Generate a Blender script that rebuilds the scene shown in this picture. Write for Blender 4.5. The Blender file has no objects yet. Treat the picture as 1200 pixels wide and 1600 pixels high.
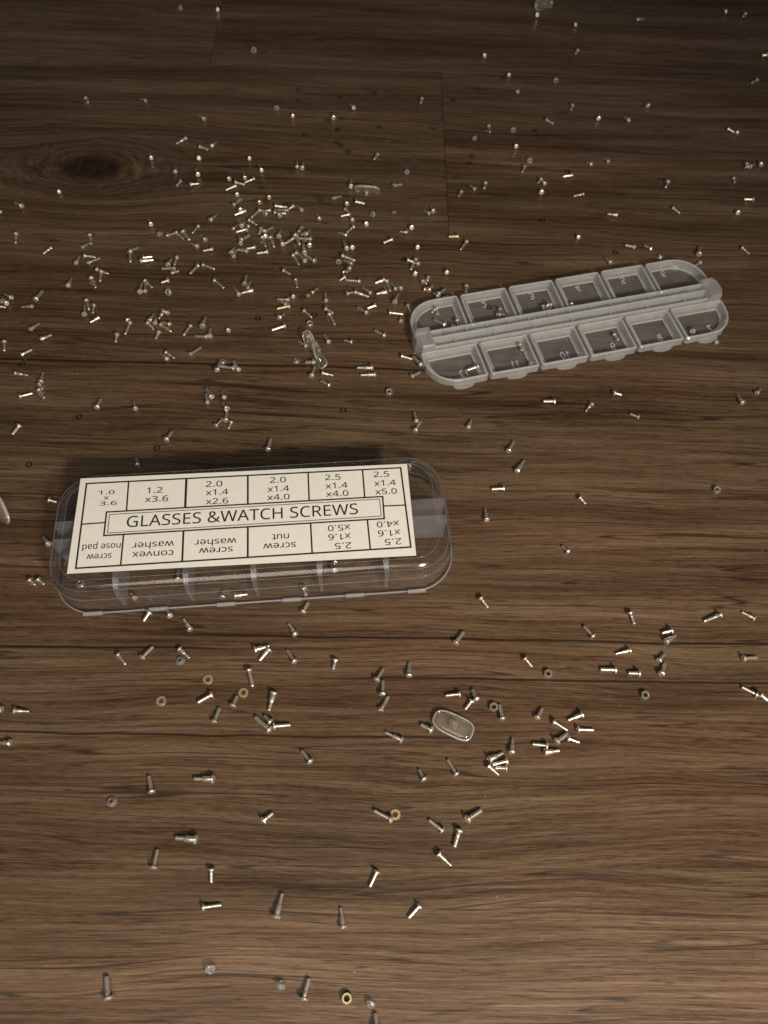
import bpy, bmesh, math, random
from mathutils import Matrix, Vector

# ------------------------------------------------------------------ camera, light, exposure
scene = bpy.context.scene
C = scene.collection
PITCH, ROLL, CAM_H = math.radians(61.5), math.radians(3.5), 0.220
fwd = Vector((0, math.cos(PITCH), -math.sin(PITCH)))
rt0 = Vector((1, 0, 0)); up0 = rt0.cross(fwd)
rt = rt0 * math.cos(ROLL) + up0 * math.sin(ROLL)
up = -rt0 * math.sin(ROLL) + up0 * math.cos(ROLL)
cam_data = bpy.data.cameras.new('camera')
cam = bpy.data.objects.new('camera', cam_data); C.objects.link(cam)
M = Matrix((rt, up, -fwd)).transposed().to_4x4(); M.translation = (0, 0, CAM_H)
cam.matrix_world = M
cam_data.sensor_fit = 'VERTICAL'; cam_data.sensor_height = 36.0; cam_data.lens = 26.0
cam_data.clip_start = 0.005; cam_data.clip_end = 20
cam_data.dof.use_dof = True; cam_data.dof.focus_distance = 0.225; cam_data.dof.aperture_fstop = 20.0
scene.camera = cam

world = bpy.data.worlds.new('World'); scene.world = world; world.use_nodes = True
bg = world.node_tree.nodes['Background']
bg.inputs[0].default_value = (0.95, 0.95, 1.0, 1); bg.inputs[1].default_value = 0.048

def lamp(name, loc, target, size, power, color):
    d = bpy.data.lights.new(name, 'AREA'); d.shape = 'DISK'; d.size = size; d.energy = power; d.color = color
    o = bpy.data.objects.new(name, d); C.objects.link(o); o.location = loc
    o.rotation_euler = (Vector(target) - Vector(loc)).to_track_quat('-Z', 'Y').to_euler()
    return o
d = bpy.data.lights.new('room_lamp', 'SPOT'); d.energy = 13.0; d.color = (1.0, 0.86, 0.68); d.shadow_soft_size = 0.035; d.spot_size = math.radians(76); d.spot_blend = 1.0
o = bpy.data.objects.new('room_lamp', d); C.objects.link(o); o.location = (0.24, -0.27, 0.36)
o.rotation_euler = (Vector((0.0, 0.06, 0)) - o.location).to_track_quat('-Z', 'Y').to_euler()
lamp('fill_lamp', (-0.05, -0.27, 0.50), (-0.02, 0.0, 0), 0.36, 1.15, (1.0, 0.90, 0.76))  # unseen wide fill, added to soften shadows and brighten the metal

vs = scene.view_settings
vs.view_transform = 'Standard'; vs.look = 'None'; vs.gamma = 1; vs.use_curve_mapping = False; vs.exposure = 0.12
scene.render.engine = 'CYCLES'
scene.cycles.max_bounces = 8; scene.cycles.transparent_max_bounces = 40
scene.cycles.caustics_reflective = False; scene.cycles.caustics_refractive = False
scene.cycles.sample_clamp_indirect = 3.0

MM = 0.001
rnd = random.Random(7)

# ------------------------------------------------------------------ material helpers
def mat(name):
    m = bpy.data.materials.new(name); m.use_nodes = True
    nt = m.node_tree; nt.nodes.clear()
    out = nt.nodes.new('ShaderNodeOutputMaterial')
    return m, nt, out

class NB:
    """small node builder"""
    def __init__(s, nt): s.nt = nt
    def n(s, t, **kw):
        x = s.nt.nodes.new(t)
        for k, v in kw.items(): setattr(x, k, v)
        return x
    def link(s, a, b): s.nt.links.new(a, b)
    def val(s, sock, v):
        if isinstance(v, (int, float, tuple)): sock.default_value = v
        else: s.link(v, sock)
    def math(s, op, a, b=None, c=None, clamp=False):
        x = s.n('ShaderNodeMath', operation=op); x.use_clamp = clamp
        s.val(x.inputs[0], a)
        if b is not None: s.val(x.inputs[1], b)
        if c is not None: s.val(x.inputs[2], c)
        return x.outputs[0]
    def vec(s, x, y, z=0.0):
        c = s.n('ShaderNodeCombineXYZ')
        for i, v in enumerate((x, y, z)): s.val(c.inputs[i], v)
        return c.outputs[0]
    def noise(s, v, scale=1.0, detail=3.0, rough=0.5):
        x = s.n('ShaderNodeTexNoise'); s.link(v, x.inputs['Vector'])
        x.inputs['Scale'].default_value = scale; x.inputs['Detail'].default_value = detail; x.inputs['Roughness'].default_value = rough
        return x.outputs[0]
    def ramp(s, fac, stops, interp='LINEAR'):
        r = s.n('ShaderNodeValToRGB'); s.link(fac, r.inputs[0]); e = r.color_ramp.elements
        r.color_ramp.interpolation = interp
        while len(e) < len(stops): e.new(0.5)
        for i, (p, c) in enumerate(stops):
            e[i].position = p; e[i].color = (c[0], c[1], c[2], 1) if not isinstance(c, float) else (c, c, c, 1)
        return r.outputs[0]
    def smooth(s, v, lo, hi):
        m = s.n('ShaderNodeMapRange', interpolation_type='SMOOTHSTEP')
        s.val(m.inputs[0], v); m.inputs[1].default_value = lo; m.inputs[2].default_value = hi
        return m.outputs[0]

GRAIN = math.radians(2.6)
# printed splits in the planks: (v mm, u start, u end, half width mm, depth)
SPLITS = [(195, -220, 60, .42, .8), (181, -220, 70, .62, 1.0), (113.6, -170, -84, .45, .8), (104.7, -170, -60, .4, .6),
          (96.5, -150, -86, .45, .8), (75.0, -58, 190, .52, 1.0), (70.4, -150, -42, .58, 1.0), (62.3, -12, 180, .46, .95),
          (44.8, -140, 30, .46, .95), (281.3, 34, 240, .6, .6), (30.5, -120, -40, .35, .5), (86.5, 10, 120, .35, .55), (17, 20, 150, .4, .35)]

def wood(name, splits=(), knot=False):
    m, nt, out = mat(name); b = NB(nt)
    def noise2(x, y, detail=1.0, rough=0.5):
        t = b.n('ShaderNodeTexNoise', noise_dimensions='2D'); b.link(b.vec(x, y), t.inputs['Vector'])
        t.inputs['Scale'].default_value = 1.0; t.inputs['Detail'].default_value = detail; t.inputs['Roughness'].default_value = rough
        return t.outputs[0]
    mul = lambda x, k, o=0.0: b.math('MULTIPLY_ADD', x, k, o)
    geo = b.n('ShaderNodeNewGeometry')
    mp = b.n('ShaderNodeMapping', vector_type='TEXTURE'); mp.inputs['Rotation'].default_value = (0, 0, GRAIN)
    b.link(geo.outputs['Position'], mp.inputs['Vector'])
    sp = b.n('ShaderNodeSeparateXYZ'); b.link(mp.outputs[0], sp.inputs[0])
    u, v0 = sp.outputs[0], sp.outputs[1]
    oi = b.n('ShaderNodeObjectInfo')
    ua = b.math('ADD', u, b.math('MULTIPLY', oi.outputs['Random'], 7.0))
    if knot:
        du = b.math('DIVIDE', b.math('SUBTRACT', u, -0.127), 1.75)
        dv = b.math('SUBTRACT', v0, 0.2905)
        wob = mul(b.math('SUBTRACT', noise2(mul(u, 70), mul(v0, 110), 3), 0.5), 0.0085)
        r2 = b.math('ADD', b.math('MULTIPLY', du, du), b.math('MULTIPLY', dv, dv))
        r = b.math('ADD', b.math('SQRT', r2), wob)
        fac = b.math('SUBTRACT', 1.0, b.math('DIVIDE', 0.00026, b.math('ADD', r2, 0.00010)))
        v = b.math('ADD', 0.2905, b.math('MULTIPLY', dv, fac))
    else:
        v = v0
    wv = noise2(mul(ua, 8), mul(v, 24), 2)
    vw = b.math('ADD', v, mul(b.math('SUBTRACT', wv, 0.5), 0.009))
    layer = lambda su, sv, detail, rough=0.55, o=0.0: noise2(mul(ua, su, o), mul(vw, sv, o), detail, rough)
    n1 = layer(5, 85, 3, 0.6, 2.0)
    n2 = layer(20, 760, 3, 0.74, 13.0)
    n3 = layer(230, 3200, 2, 0.7, 27.0)
    mix = b.math('ADD', b.math('MULTIPLY', n1, 0.40), b.math('MULTIPLY', n2, 0.38))
    mix = b.math('ADD', mix, b.math('MULTIPLY', n3, 0.22))
    mix = b.math('ADD', mix, b.math('MULTIPLY', b.math('SUBTRACT', oi.outputs['Random'], 0.5), 0.04))
    col = b.ramp(mix, [(0.34, (0.038, 0.0206, 0.0115)), (0.43, (0.077, 0.0455, 0.0268)), (0.50, (0.111, 0.0695, 0.0425)),
                       (0.57, (0.144, 0.0940, 0.0590)), (0.68, (0.205, 0.144, 0.095))])
    tint = b.ramp(wv, [(0.36, (1.03, 0.98, 0.95)), (0.64, (0.97, 1.01, 0.96))])
    mc = b.n('ShaderNodeMix', data_type='RGBA', blend_type='MULTIPLY'); mc.inputs[0].default_value = 1.0
    b.link(col, mc.inputs[6]); b.link(tint, mc.inputs[7]); col = mc.outputs[2]
    # thin dark growth lines
    ln = layer(4, 170, 1, 0.6, 41.0)
    ridge = b.math('SUBTRACT', 1.0, b.smooth(b.math('ABSOLUTE', b.math('SUBTRACT', ln, 0.5)), 0.002, 0.013))
    dark = b.math('MULTIPLY', b.math('MULTIPLY', ridge, b.smooth(n2, 0.38, 0.52)), 0.80)
    ln2 = layer(11, 520, 1, 0.6, 57.0)
    ridge2 = b.math('SUBTRACT', 1.0, b.smooth(b.math('ABSOLUTE', b.math('SUBTRACT', ln2, 0.48)), 0.004, 0.026))
    dark = b.math('MAXIMUM', dark, b.math('MULTIPLY', b.math('MULTIPLY', ridge2, b.smooth(n1, 0.30, 0.56)), 0.58))
    pores = b.math('SUBTRACT', 1.0, b.smooth(n3, 0.26, 0.38))
    dark = b.math('MAXIMUM', dark, b.math('MULTIPLY', pores, 0.42))
    if splits:                                              # long splits in the print
        vl = b.math('ADD', v0, mul(b.math('SUBTRACT', noise2(mul(u, 26), mul(v0, 40), 3), 0.5), 0.0017))
        wth = mul(n2, 1.7, 0.15)
        split = None
        for (sv, a0, a1, w, k) in splits:
            d = b.math('DIVIDE', b.math('ABSOLUTE', b.math('SUBTRACT', vl, sv * MM)), b.math('MULTIPLY', wth, w * MM))
            x = b.math('SUBTRACT', 1.0, b.smooth(d, 0.25, 1.15))
            e = b.math('SUBTRACT', 1.0, b.smooth(b.math('ABSOLUTE', b.math('SUBTRACT', u, (a0 + a1) / 2 * MM)), ((a1 - a0) / 2 - 14) * MM, ((a1 - a0) / 2 + 14) * MM))
            x = b.math('MULTIPLY', b.math('MULTIPLY', x, e), k)
            split = x if split is None else b.math('MAXIMUM', split, x)
        dark = b.math('MAXIMUM', dark, b.math('MULTIPLY', split, 0.92))
    if knot:
        ring = b.math('MULTIPLY', b.math('ADD', 1.0, b.math('SINE', b.math('MULTIPLY', r, 2300.0))), 0.5)
        near = b.math('SUBTRACT', 1.0, b.smooth(r, 0.010, 0.036))
        dark = b.math('MAXIMUM', dark, b.math('MULTIPLY', b.math('MULTIPLY', ring, near), 0.50))
        core = b.math('SUBTRACT', 1.0, b.smooth(r, 0.0052, 0.0125))
        core = b.math('MULTIPLY', core, b.math('MULTIPLY_ADD', noise2(mul(u, 420), mul(v0, 260), 2), 0.45, 0.66), clamp=True)
        dark = b.math('MAXIMUM', dark, core)
    md = b.n('ShaderNodeMix', data_type='RGBA'); b.link(dark, md.inputs[0]); b.link(col, md.inputs[6]); md.inputs[7].default_value = (0.013, 0.0075, 0.0045, 1)
    bs = b.n('ShaderNodeBsdfPrincipled'); b.link(md.outputs[2], bs.inputs['Base Color'])
    b.link(mul(n2, 0.22, 0.29), bs.inputs['Roughness'])
    bs.inputs['Specular IOR Level'].default_value = 0.36
    bp = b.n('ShaderNodeBump'); bp.inputs['Strength'].default_value = 0.5; bp.inputs['Distance'].default_value = 0.0002
    b.link(noise2(mul(u, 40), mul(v0, 1100), 2, 0.6), bp.inputs['Height']); b.link(bp.outputs[0], bs.inputs['Normal'])
    b.link(bs.outputs[0], out.inputs[0])
    return m

def principled(name, base, rough=0.4, metal=0.0, spec=0.5, var=0.0, scale=900.0, bump=0.0):
    m, nt, out = mat(name); b = NB(nt)
    bs = b.n('ShaderNodeBsdfPrincipled'); bs.inputs['Base Color'].default_value = (*base, 1)
    bs.inputs['Roughness'].default_value = rough; bs.inputs['Metallic'].default_value = metal; bs.inputs['Specular IOR Level'].default_value = spec
    if var > 0:
        tc = b.n('ShaderNodeNewGeometry'); nz = b.noise(tc.outputs['Position'], scale, 3)
        c = b.ramp(nz, [(0.3, tuple(x * (1 - var) for x in base)), (0.7, tuple(min(1, x * (1 + var)) for x in base))])
        b.link(c, bs.inputs['Base Color'])
        b.link(b.math('ADD', rough - 0.06, b.math('MULTIPLY', nz, 0.12)), bs.inputs['Roughness'])
        if bump:
            bp = b.n('ShaderNodeBump'); bp.inputs['Strength'].default_value = bump; bp.inputs['Distance'].default_value = 0.0001
            b.link(nz, bp.inputs['Height']); b.link(bp.outputs[0], bs.inputs['Normal'])
    b.link(bs.outputs[0], out.inputs[0]); return m

def clear_plastic(name, tint=(0.95, 0.95, 0.96), haze=0.04, haze_col=(0.78, 0.78, 0.88), rough=0.06, ior=1.55, refl=1.0, haze_var=0.0, edge=0.0):
    """see-through moulded plastic: transparent body, Fresnel gloss and a little scatter"""
    m, nt, out = mat(name); b = NB(nt)
    tr = b.n('ShaderNodeBsdfTransparent'); tr.inputs[0].default_value = (*tint, 1)
    df = b.n('ShaderNodeBsdfDiffuse'); df.inputs[0].default_value = (*haze_col, 1)
    tl = b.n('ShaderNodeBsdfTranslucent'); tl.inputs[0].default_value = (*haze_col, 1)
    ad = b.n('ShaderNodeMixShader'); ad.inputs[0].default_value = 0.4; b.link(df.outputs[0], ad.inputs[1]); b.link(tl.outputs[0], ad.inputs[2])
    m1 = b.n('ShaderNodeMixShader'); b.link(tr.outputs[0], m1.inputs[1]); b.link(ad.outputs[0], m1.inputs[2])
    lw = b.n('ShaderNodeLayerWeight'); lw.inputs[0].default_value = 0.5
    hz = b.math('MULTIPLY_ADD', b.math('POWER', lw.outputs['Facing'], 3.0), edge, haze)   # longer way through the wall near the edge
    if haze_var:
        g = b.n('ShaderNodeNewGeometry'); nz = b.noise(g.outputs['Position'], 260.0, 3)
        hz = b.math('ADD', hz, b.math('MULTIPLY', b.math('SUBTRACT', nz, 0.5), 2 * haze_var))
    b.link(b.math('MAXIMUM', hz, 0.0, clamp=True), m1.inputs[0])
    gl = b.n('ShaderNodeBsdfGlossy'); gl.inputs['Roughness'].default_value = rough
    f5 = b.math('POWER', lw.outputs['Facing'], 4.5)
    m2 = b.n('ShaderNodeMixShader'); b.link(b.math('MULTIPLY', b.math('ADD', 0.045, b.math('MULTIPLY', f5, 0.80)), refl, clamp=True), m2.inputs[0])
    b.link(m1.outputs[0], m2.inputs[1]); b.link(gl.outputs[0], m2.inputs[2]); b.link(m2.outputs[0], out.inputs[0])
    return m

WOODS = {None: wood('vinyl_wood_print'), 251: wood('vinyl_wood_print_far', SPLITS[9:10]), 131: wood('vinyl_wood_print_middle', SPLITS[0:2]),
         11: wood('vinyl_wood_print_near', SPLITS[2:9] + SPLITS[10:])}
WOOD_KNOT = wood('vinyl_wood_print_knot', (), True)
SUB = principled('dark_underlay', (0.012, 0.008, 0.005), 0.8)
STEEL = principled('nickel_steel', (0.86, 0.80, 0.71), 0.30, 0.86, var=0.10, scale=1500)
GOLD = principled('brassy_steel', (0.80, 0.67, 0.44), 0.27, 0.80, var=0.08, scale=1500)
BRASS = principled('pale_brass', (0.72, 0.58, 0.34), 0.38, 0.75, var=0.12, scale=1200)
RUBBER = principled('black_rubber', (0.010, 0.009, 0.008), 0.45)
PAPER = principled('label_paper', (0.80, 0.80, 0.77), 0.62, var=0.03, scale=500, bump=0.06)
INK = principled('label_ink', (0.018, 0.018, 0.024), 0.5)
CLEAR = clear_plastic('clear_styrene', tint=(0.985, 0.985, 0.985), haze=0.006, haze_col=(0.82, 0.82, 0.90), haze_var=0.005, rough=0.13, refl=1.0, edge=0.13)
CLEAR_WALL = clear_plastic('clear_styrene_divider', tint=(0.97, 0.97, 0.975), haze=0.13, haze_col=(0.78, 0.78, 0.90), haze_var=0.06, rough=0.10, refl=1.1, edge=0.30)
CLEAR_TAB = clear_plastic('clear_styrene_tab', haze=0.36, haze_col=(0.84, 0.85, 0.93), rough=0.12, edge=0.4, refl=1.6)
FROST = clear_plastic('frosted_polypropylene', tint=(0.95, 0.95, 0.955), haze=0.32, haze_col=(0.93, 0.955, 0.985), rough=0.11, haze_var=0.13, refl=2.2, edge=0.7)
FROST_PANEL = clear_plastic('clear_polypropylene_panel', tint=(0.95, 0.95, 0.955), haze=0.095, haze_col=(0.80, 0.84, 0.90), rough=0.12, haze_var=0.04, refl=1.0, edge=0.08)
FROST_LIP = clear_plastic('frosted_polypropylene_lip', haze=0.72, haze_col=(0.97, 0.975, 0.985), rough=0.08, haze_var=0.15, refl=3.5, edge=0.4)
DIGIT = clear_plastic('embossed_digit', tint=(0.92, 0.92, 0.93), haze=0.65, haze_col=(0.92, 0.94, 0.97), rough=0.2, edge=0.3)
PAD = clear_plastic('clear_silicone', tint=(0.97, 0.96, 0.94), haze=0.10, haze_col=(1.0, 0.90, 0.72), rough=0.10, refl=1.2, haze_var=0.08, edge=0.2)
PAD_EDGE = clear_plastic('clear_silicone_edge', tint=(0.96, 0.96, 0.96), haze=0.42, haze_col=(0.97, 0.96, 0.95), rough=0.10, refl=3.0, edge=0.7)
PAD_CORE = clear_plastic('clear_silicone_mount', tint=(0.93, 0.92, 0.91), haze=0.16, haze_col=(0.85, 0.83, 0.80), rough=0.10, refl=1.5, haze_var=0.1, edge=0.3)
CLEAR_BIT = clear_plastic('clear_washer_plastic', haze=0.26, haze_col=(0.90, 0.91, 0.94), rough=0.12, refl=1.8, haze_var=0.08, edge=0.5)

# ------------------------------------------------------------------ mesh helpers (all lengths in mm)
def new_mesh(name, verts, faces, smooth=False):
    me = bpy.data.meshes.new(name)
    me.from_pydata([(x * MM, y * MM, z * MM) for x, y, z in verts], [], faces)
    bm = bmesh.new(); bm.from_mesh(me); bmesh.ops.recalc_face_normals(bm, faces=bm.faces); bm.to_mesh(me); bm.free()
    if smooth:
        me.polygons.foreach_set('use_smooth', [True] * len(me.polygons))
    me.update(); return me

def obj(name, me, m, parent=None, loc=(0, 0, 0), rotz=0.0):
    if m is not None and not me.materials: me.materials.append(m)
    o = bpy.data.objects.new(name, me); C.objects.link(o)
    o.location = Vector(loc) * MM; o.rotation_euler = (0, 0, rotz); o.parent = parent
    return o

def tag(o, label, cat, group=None):
    o['label'] = label; o['category'] = cat
    if group: o['group'] = group
    return o

def empty(name, loc, rotz=0.0):
    o = bpy.data.objects.new(name, None); C.objects.link(o); o.empty_display_size = 0.004
    o.location = Vector(loc) * MM; o.rotation_euler = (0, 0, rotz); return o

def box_mesh(name, x0, x1, y0, y1, z0, z1, bev=0.0):
    if bev <= 0:
        v = [(x, y, z) for z in (z0, z1) for y in (y0, y1) for x in (x0, x1)]
        return new_mesh(name, v, [(0, 1, 3, 2), (4, 5, 7, 6), (0, 1, 5, 4), (2, 3, 7, 6), (0, 2, 6, 4), (1, 3, 7, 5)])
    rings = [(bev, z0), (0, z0 + bev), (0, z1 - bev), (bev, z1)]
    v = []; f = []
    for ins, z in rings: v += [(x0 + ins, y0 + ins, z), (x1 - ins, y0 + ins, z), (x1 - ins, y1 - ins, z), (x0 + ins, y1 - ins, z)]
    for k in range(3):
        for i in range(4): j = (i + 1) % 4; f.append((4 * k + i, 4 * k + j, 4 * k + 4 + j, 4 * k + 4 + i))
    f += [(0, 1, 2, 3), (12, 13, 14, 15)]
    return new_mesh(name, v, f)

def lathe_x(prof, seg=14, cap0=True, cap1=True):
    """prof: list of (x, r) revolved round X"""
    v = []; f = []
    for x, r in prof:
        for k in range(seg):
            a = 2 * math.pi * k / seg; v.append((x, r * math.cos(a), r * math.sin(a)))
    for i in range(len(prof) - 1):
        for k in range(seg):
            j = (k + 1) % seg; f.append((i * seg + k, i * seg + j, (i + 1) * seg + j, (i + 1) * seg + k))
    if cap0: f.append(tuple(range(seg)))
    if cap1: f.append(tuple(range((len(prof) - 1) * seg, len(prof) * seg)))
    return v, f

def ring_z(prof, seg=24):
    """closed (r, z) loop revolved round Z: washers, rings, nuts"""
    v = []; f = []; n = len(prof)
    for k in range(seg):
        a = 2 * math.pi * k / seg
        for r, z in prof: v.append((r * math.cos(a), r * math.sin(a), z))
    for k in range(seg):
        kk = (k + 1) % seg
        for i in range(n):
            j = (i + 1) % n; f.append((k * n + i, kk * n + i, kk * n + j, k * n + j))
    return v, f

def rrect(L, W, rs, seg=8):
    """rounded rectangle outline, rs = radii at (+x+y, -x+y, -x-y, +x-y); counter clockwise"""
    pts = []
    for (sx, sy, a0), r in zip(((1, 1, 0), (-1, 1, 90), (-1, -1, 180), (1, -1, 270)), rs):
        cx, cy = sx * (L / 2 - r), sy * (W / 2 - r)
        for k in range(seg + 1):
            a = math.radians(a0 + 90 * k / seg); pts.append((cx + r * math.cos(a), cy + r * math.sin(a)))
    return pts

def loft(outlines, close0=False, close1=False, cyclic=False):
    """outlines: list of (pts2d, z) with the same number of points"""
    v = []; f = []; n = len(outlines[0][0])
    for pts, z in outlines: v += [(x, y, z) for x, y in pts]
    m = len(outlines)
    for i in range(m if cyclic else m - 1):
        i2 = (i + 1) % m
        for k in range(n):
            j = (k + 1) % n; f.append((i * n + k, i * n + j, i2 * n + j, i2 * n + k))
    if close0: f.append(tuple(range(n)))
    if close1: f.append(tuple(range((m - 1) * n, m * n)))
    return v, f

import os
FONT = None
try:
    _fp = os.path.join(bpy.utils.system_resource('DATAFILES'), 'fonts', 'NotoSansMath-Regular.woff2')
    if os.path.exists(_fp): FONT = bpy.data.fonts.load(_fp)
except Exception: FONT = None
def raw_text(name, txt, bold):
    cu = bpy.data.curves.new(name, 'FONT'); cu.body = txt; cu.align_x = 'LEFT'; cu.resolution_u = 3; cu.offset = 0.0
    if FONT: cu.font = FONT
    o = bpy.data.objects.new(name, cu); C.objects.link(o)
    dg = bpy.context.evaluated_depsgraph_get(); dg.update()
    me = bpy.data.meshes.new_from_object(o.evaluated_get(dg)); bpy.data.objects.remove(o); bpy.data.curves.remove(cu)
    return me
REFH = {}
for _c in 'Hx':
    _m = raw_text('ref', _c, 0.0); REFH[_c] = max(q.co.y for q in _m.vertices); bpy.data.meshes.remove(_m)
def text_mesh(name, txt, width, height, ref='H', flip=(1, 1), thick=0.0, bold=0.0):
    """flat lettering as a mesh: width of the whole line and height of the reference letter, mm; centred"""
    me = raw_text(name, txt, 0.0)
    xs = [q.co.x for q in me.vertices]; x0, x1 = min(xs), max(xs)
    refh = REFH[ref]
    sx = width / (x1 - x0); sy = height / refh
    for q in me.vertices:
        q.co = Vector(((q.co.x - (x0 + x1) / 2) * sx * flip[0], (q.co.y - refh / 2) * sy * flip[1], 0)) * MM
    bm = bmesh.new(); bm.from_mesh(me)
    bmesh.ops.remove_doubles(bm, verts=bm.verts, dist=1e-7)
    if thick > 0:
        r = bmesh.ops.extrude_face_region(bm, geom=list(bm.faces))
        for g in r['geom']:
            if isinstance(g, bmesh.types.BMVert): g.co.z += thick * MM
    if bold > 0:
        geo = list(bm.verts) + list(bm.edges) + list(bm.faces)
        for k, (ox, oy) in enumerate(((bold, 0), (0, bold * .7))):
            r = bmesh.ops.duplicate(bm, geom=geo)
            for g in r['geom']:
                if isinstance(g, bmesh.types.BMVert): g.co += Vector((ox, oy, 0.0006 * (k + 1))) * MM
    bmesh.ops.recalc_face_normals(bm, faces=bm.faces)
    if thick <= 0:
        for fc in bm.faces:
            if fc.normal.z < 0: fc.normal_flip()
    bm.to_mesh(me); bm.free(); me.materials.clear(); return me

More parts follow.
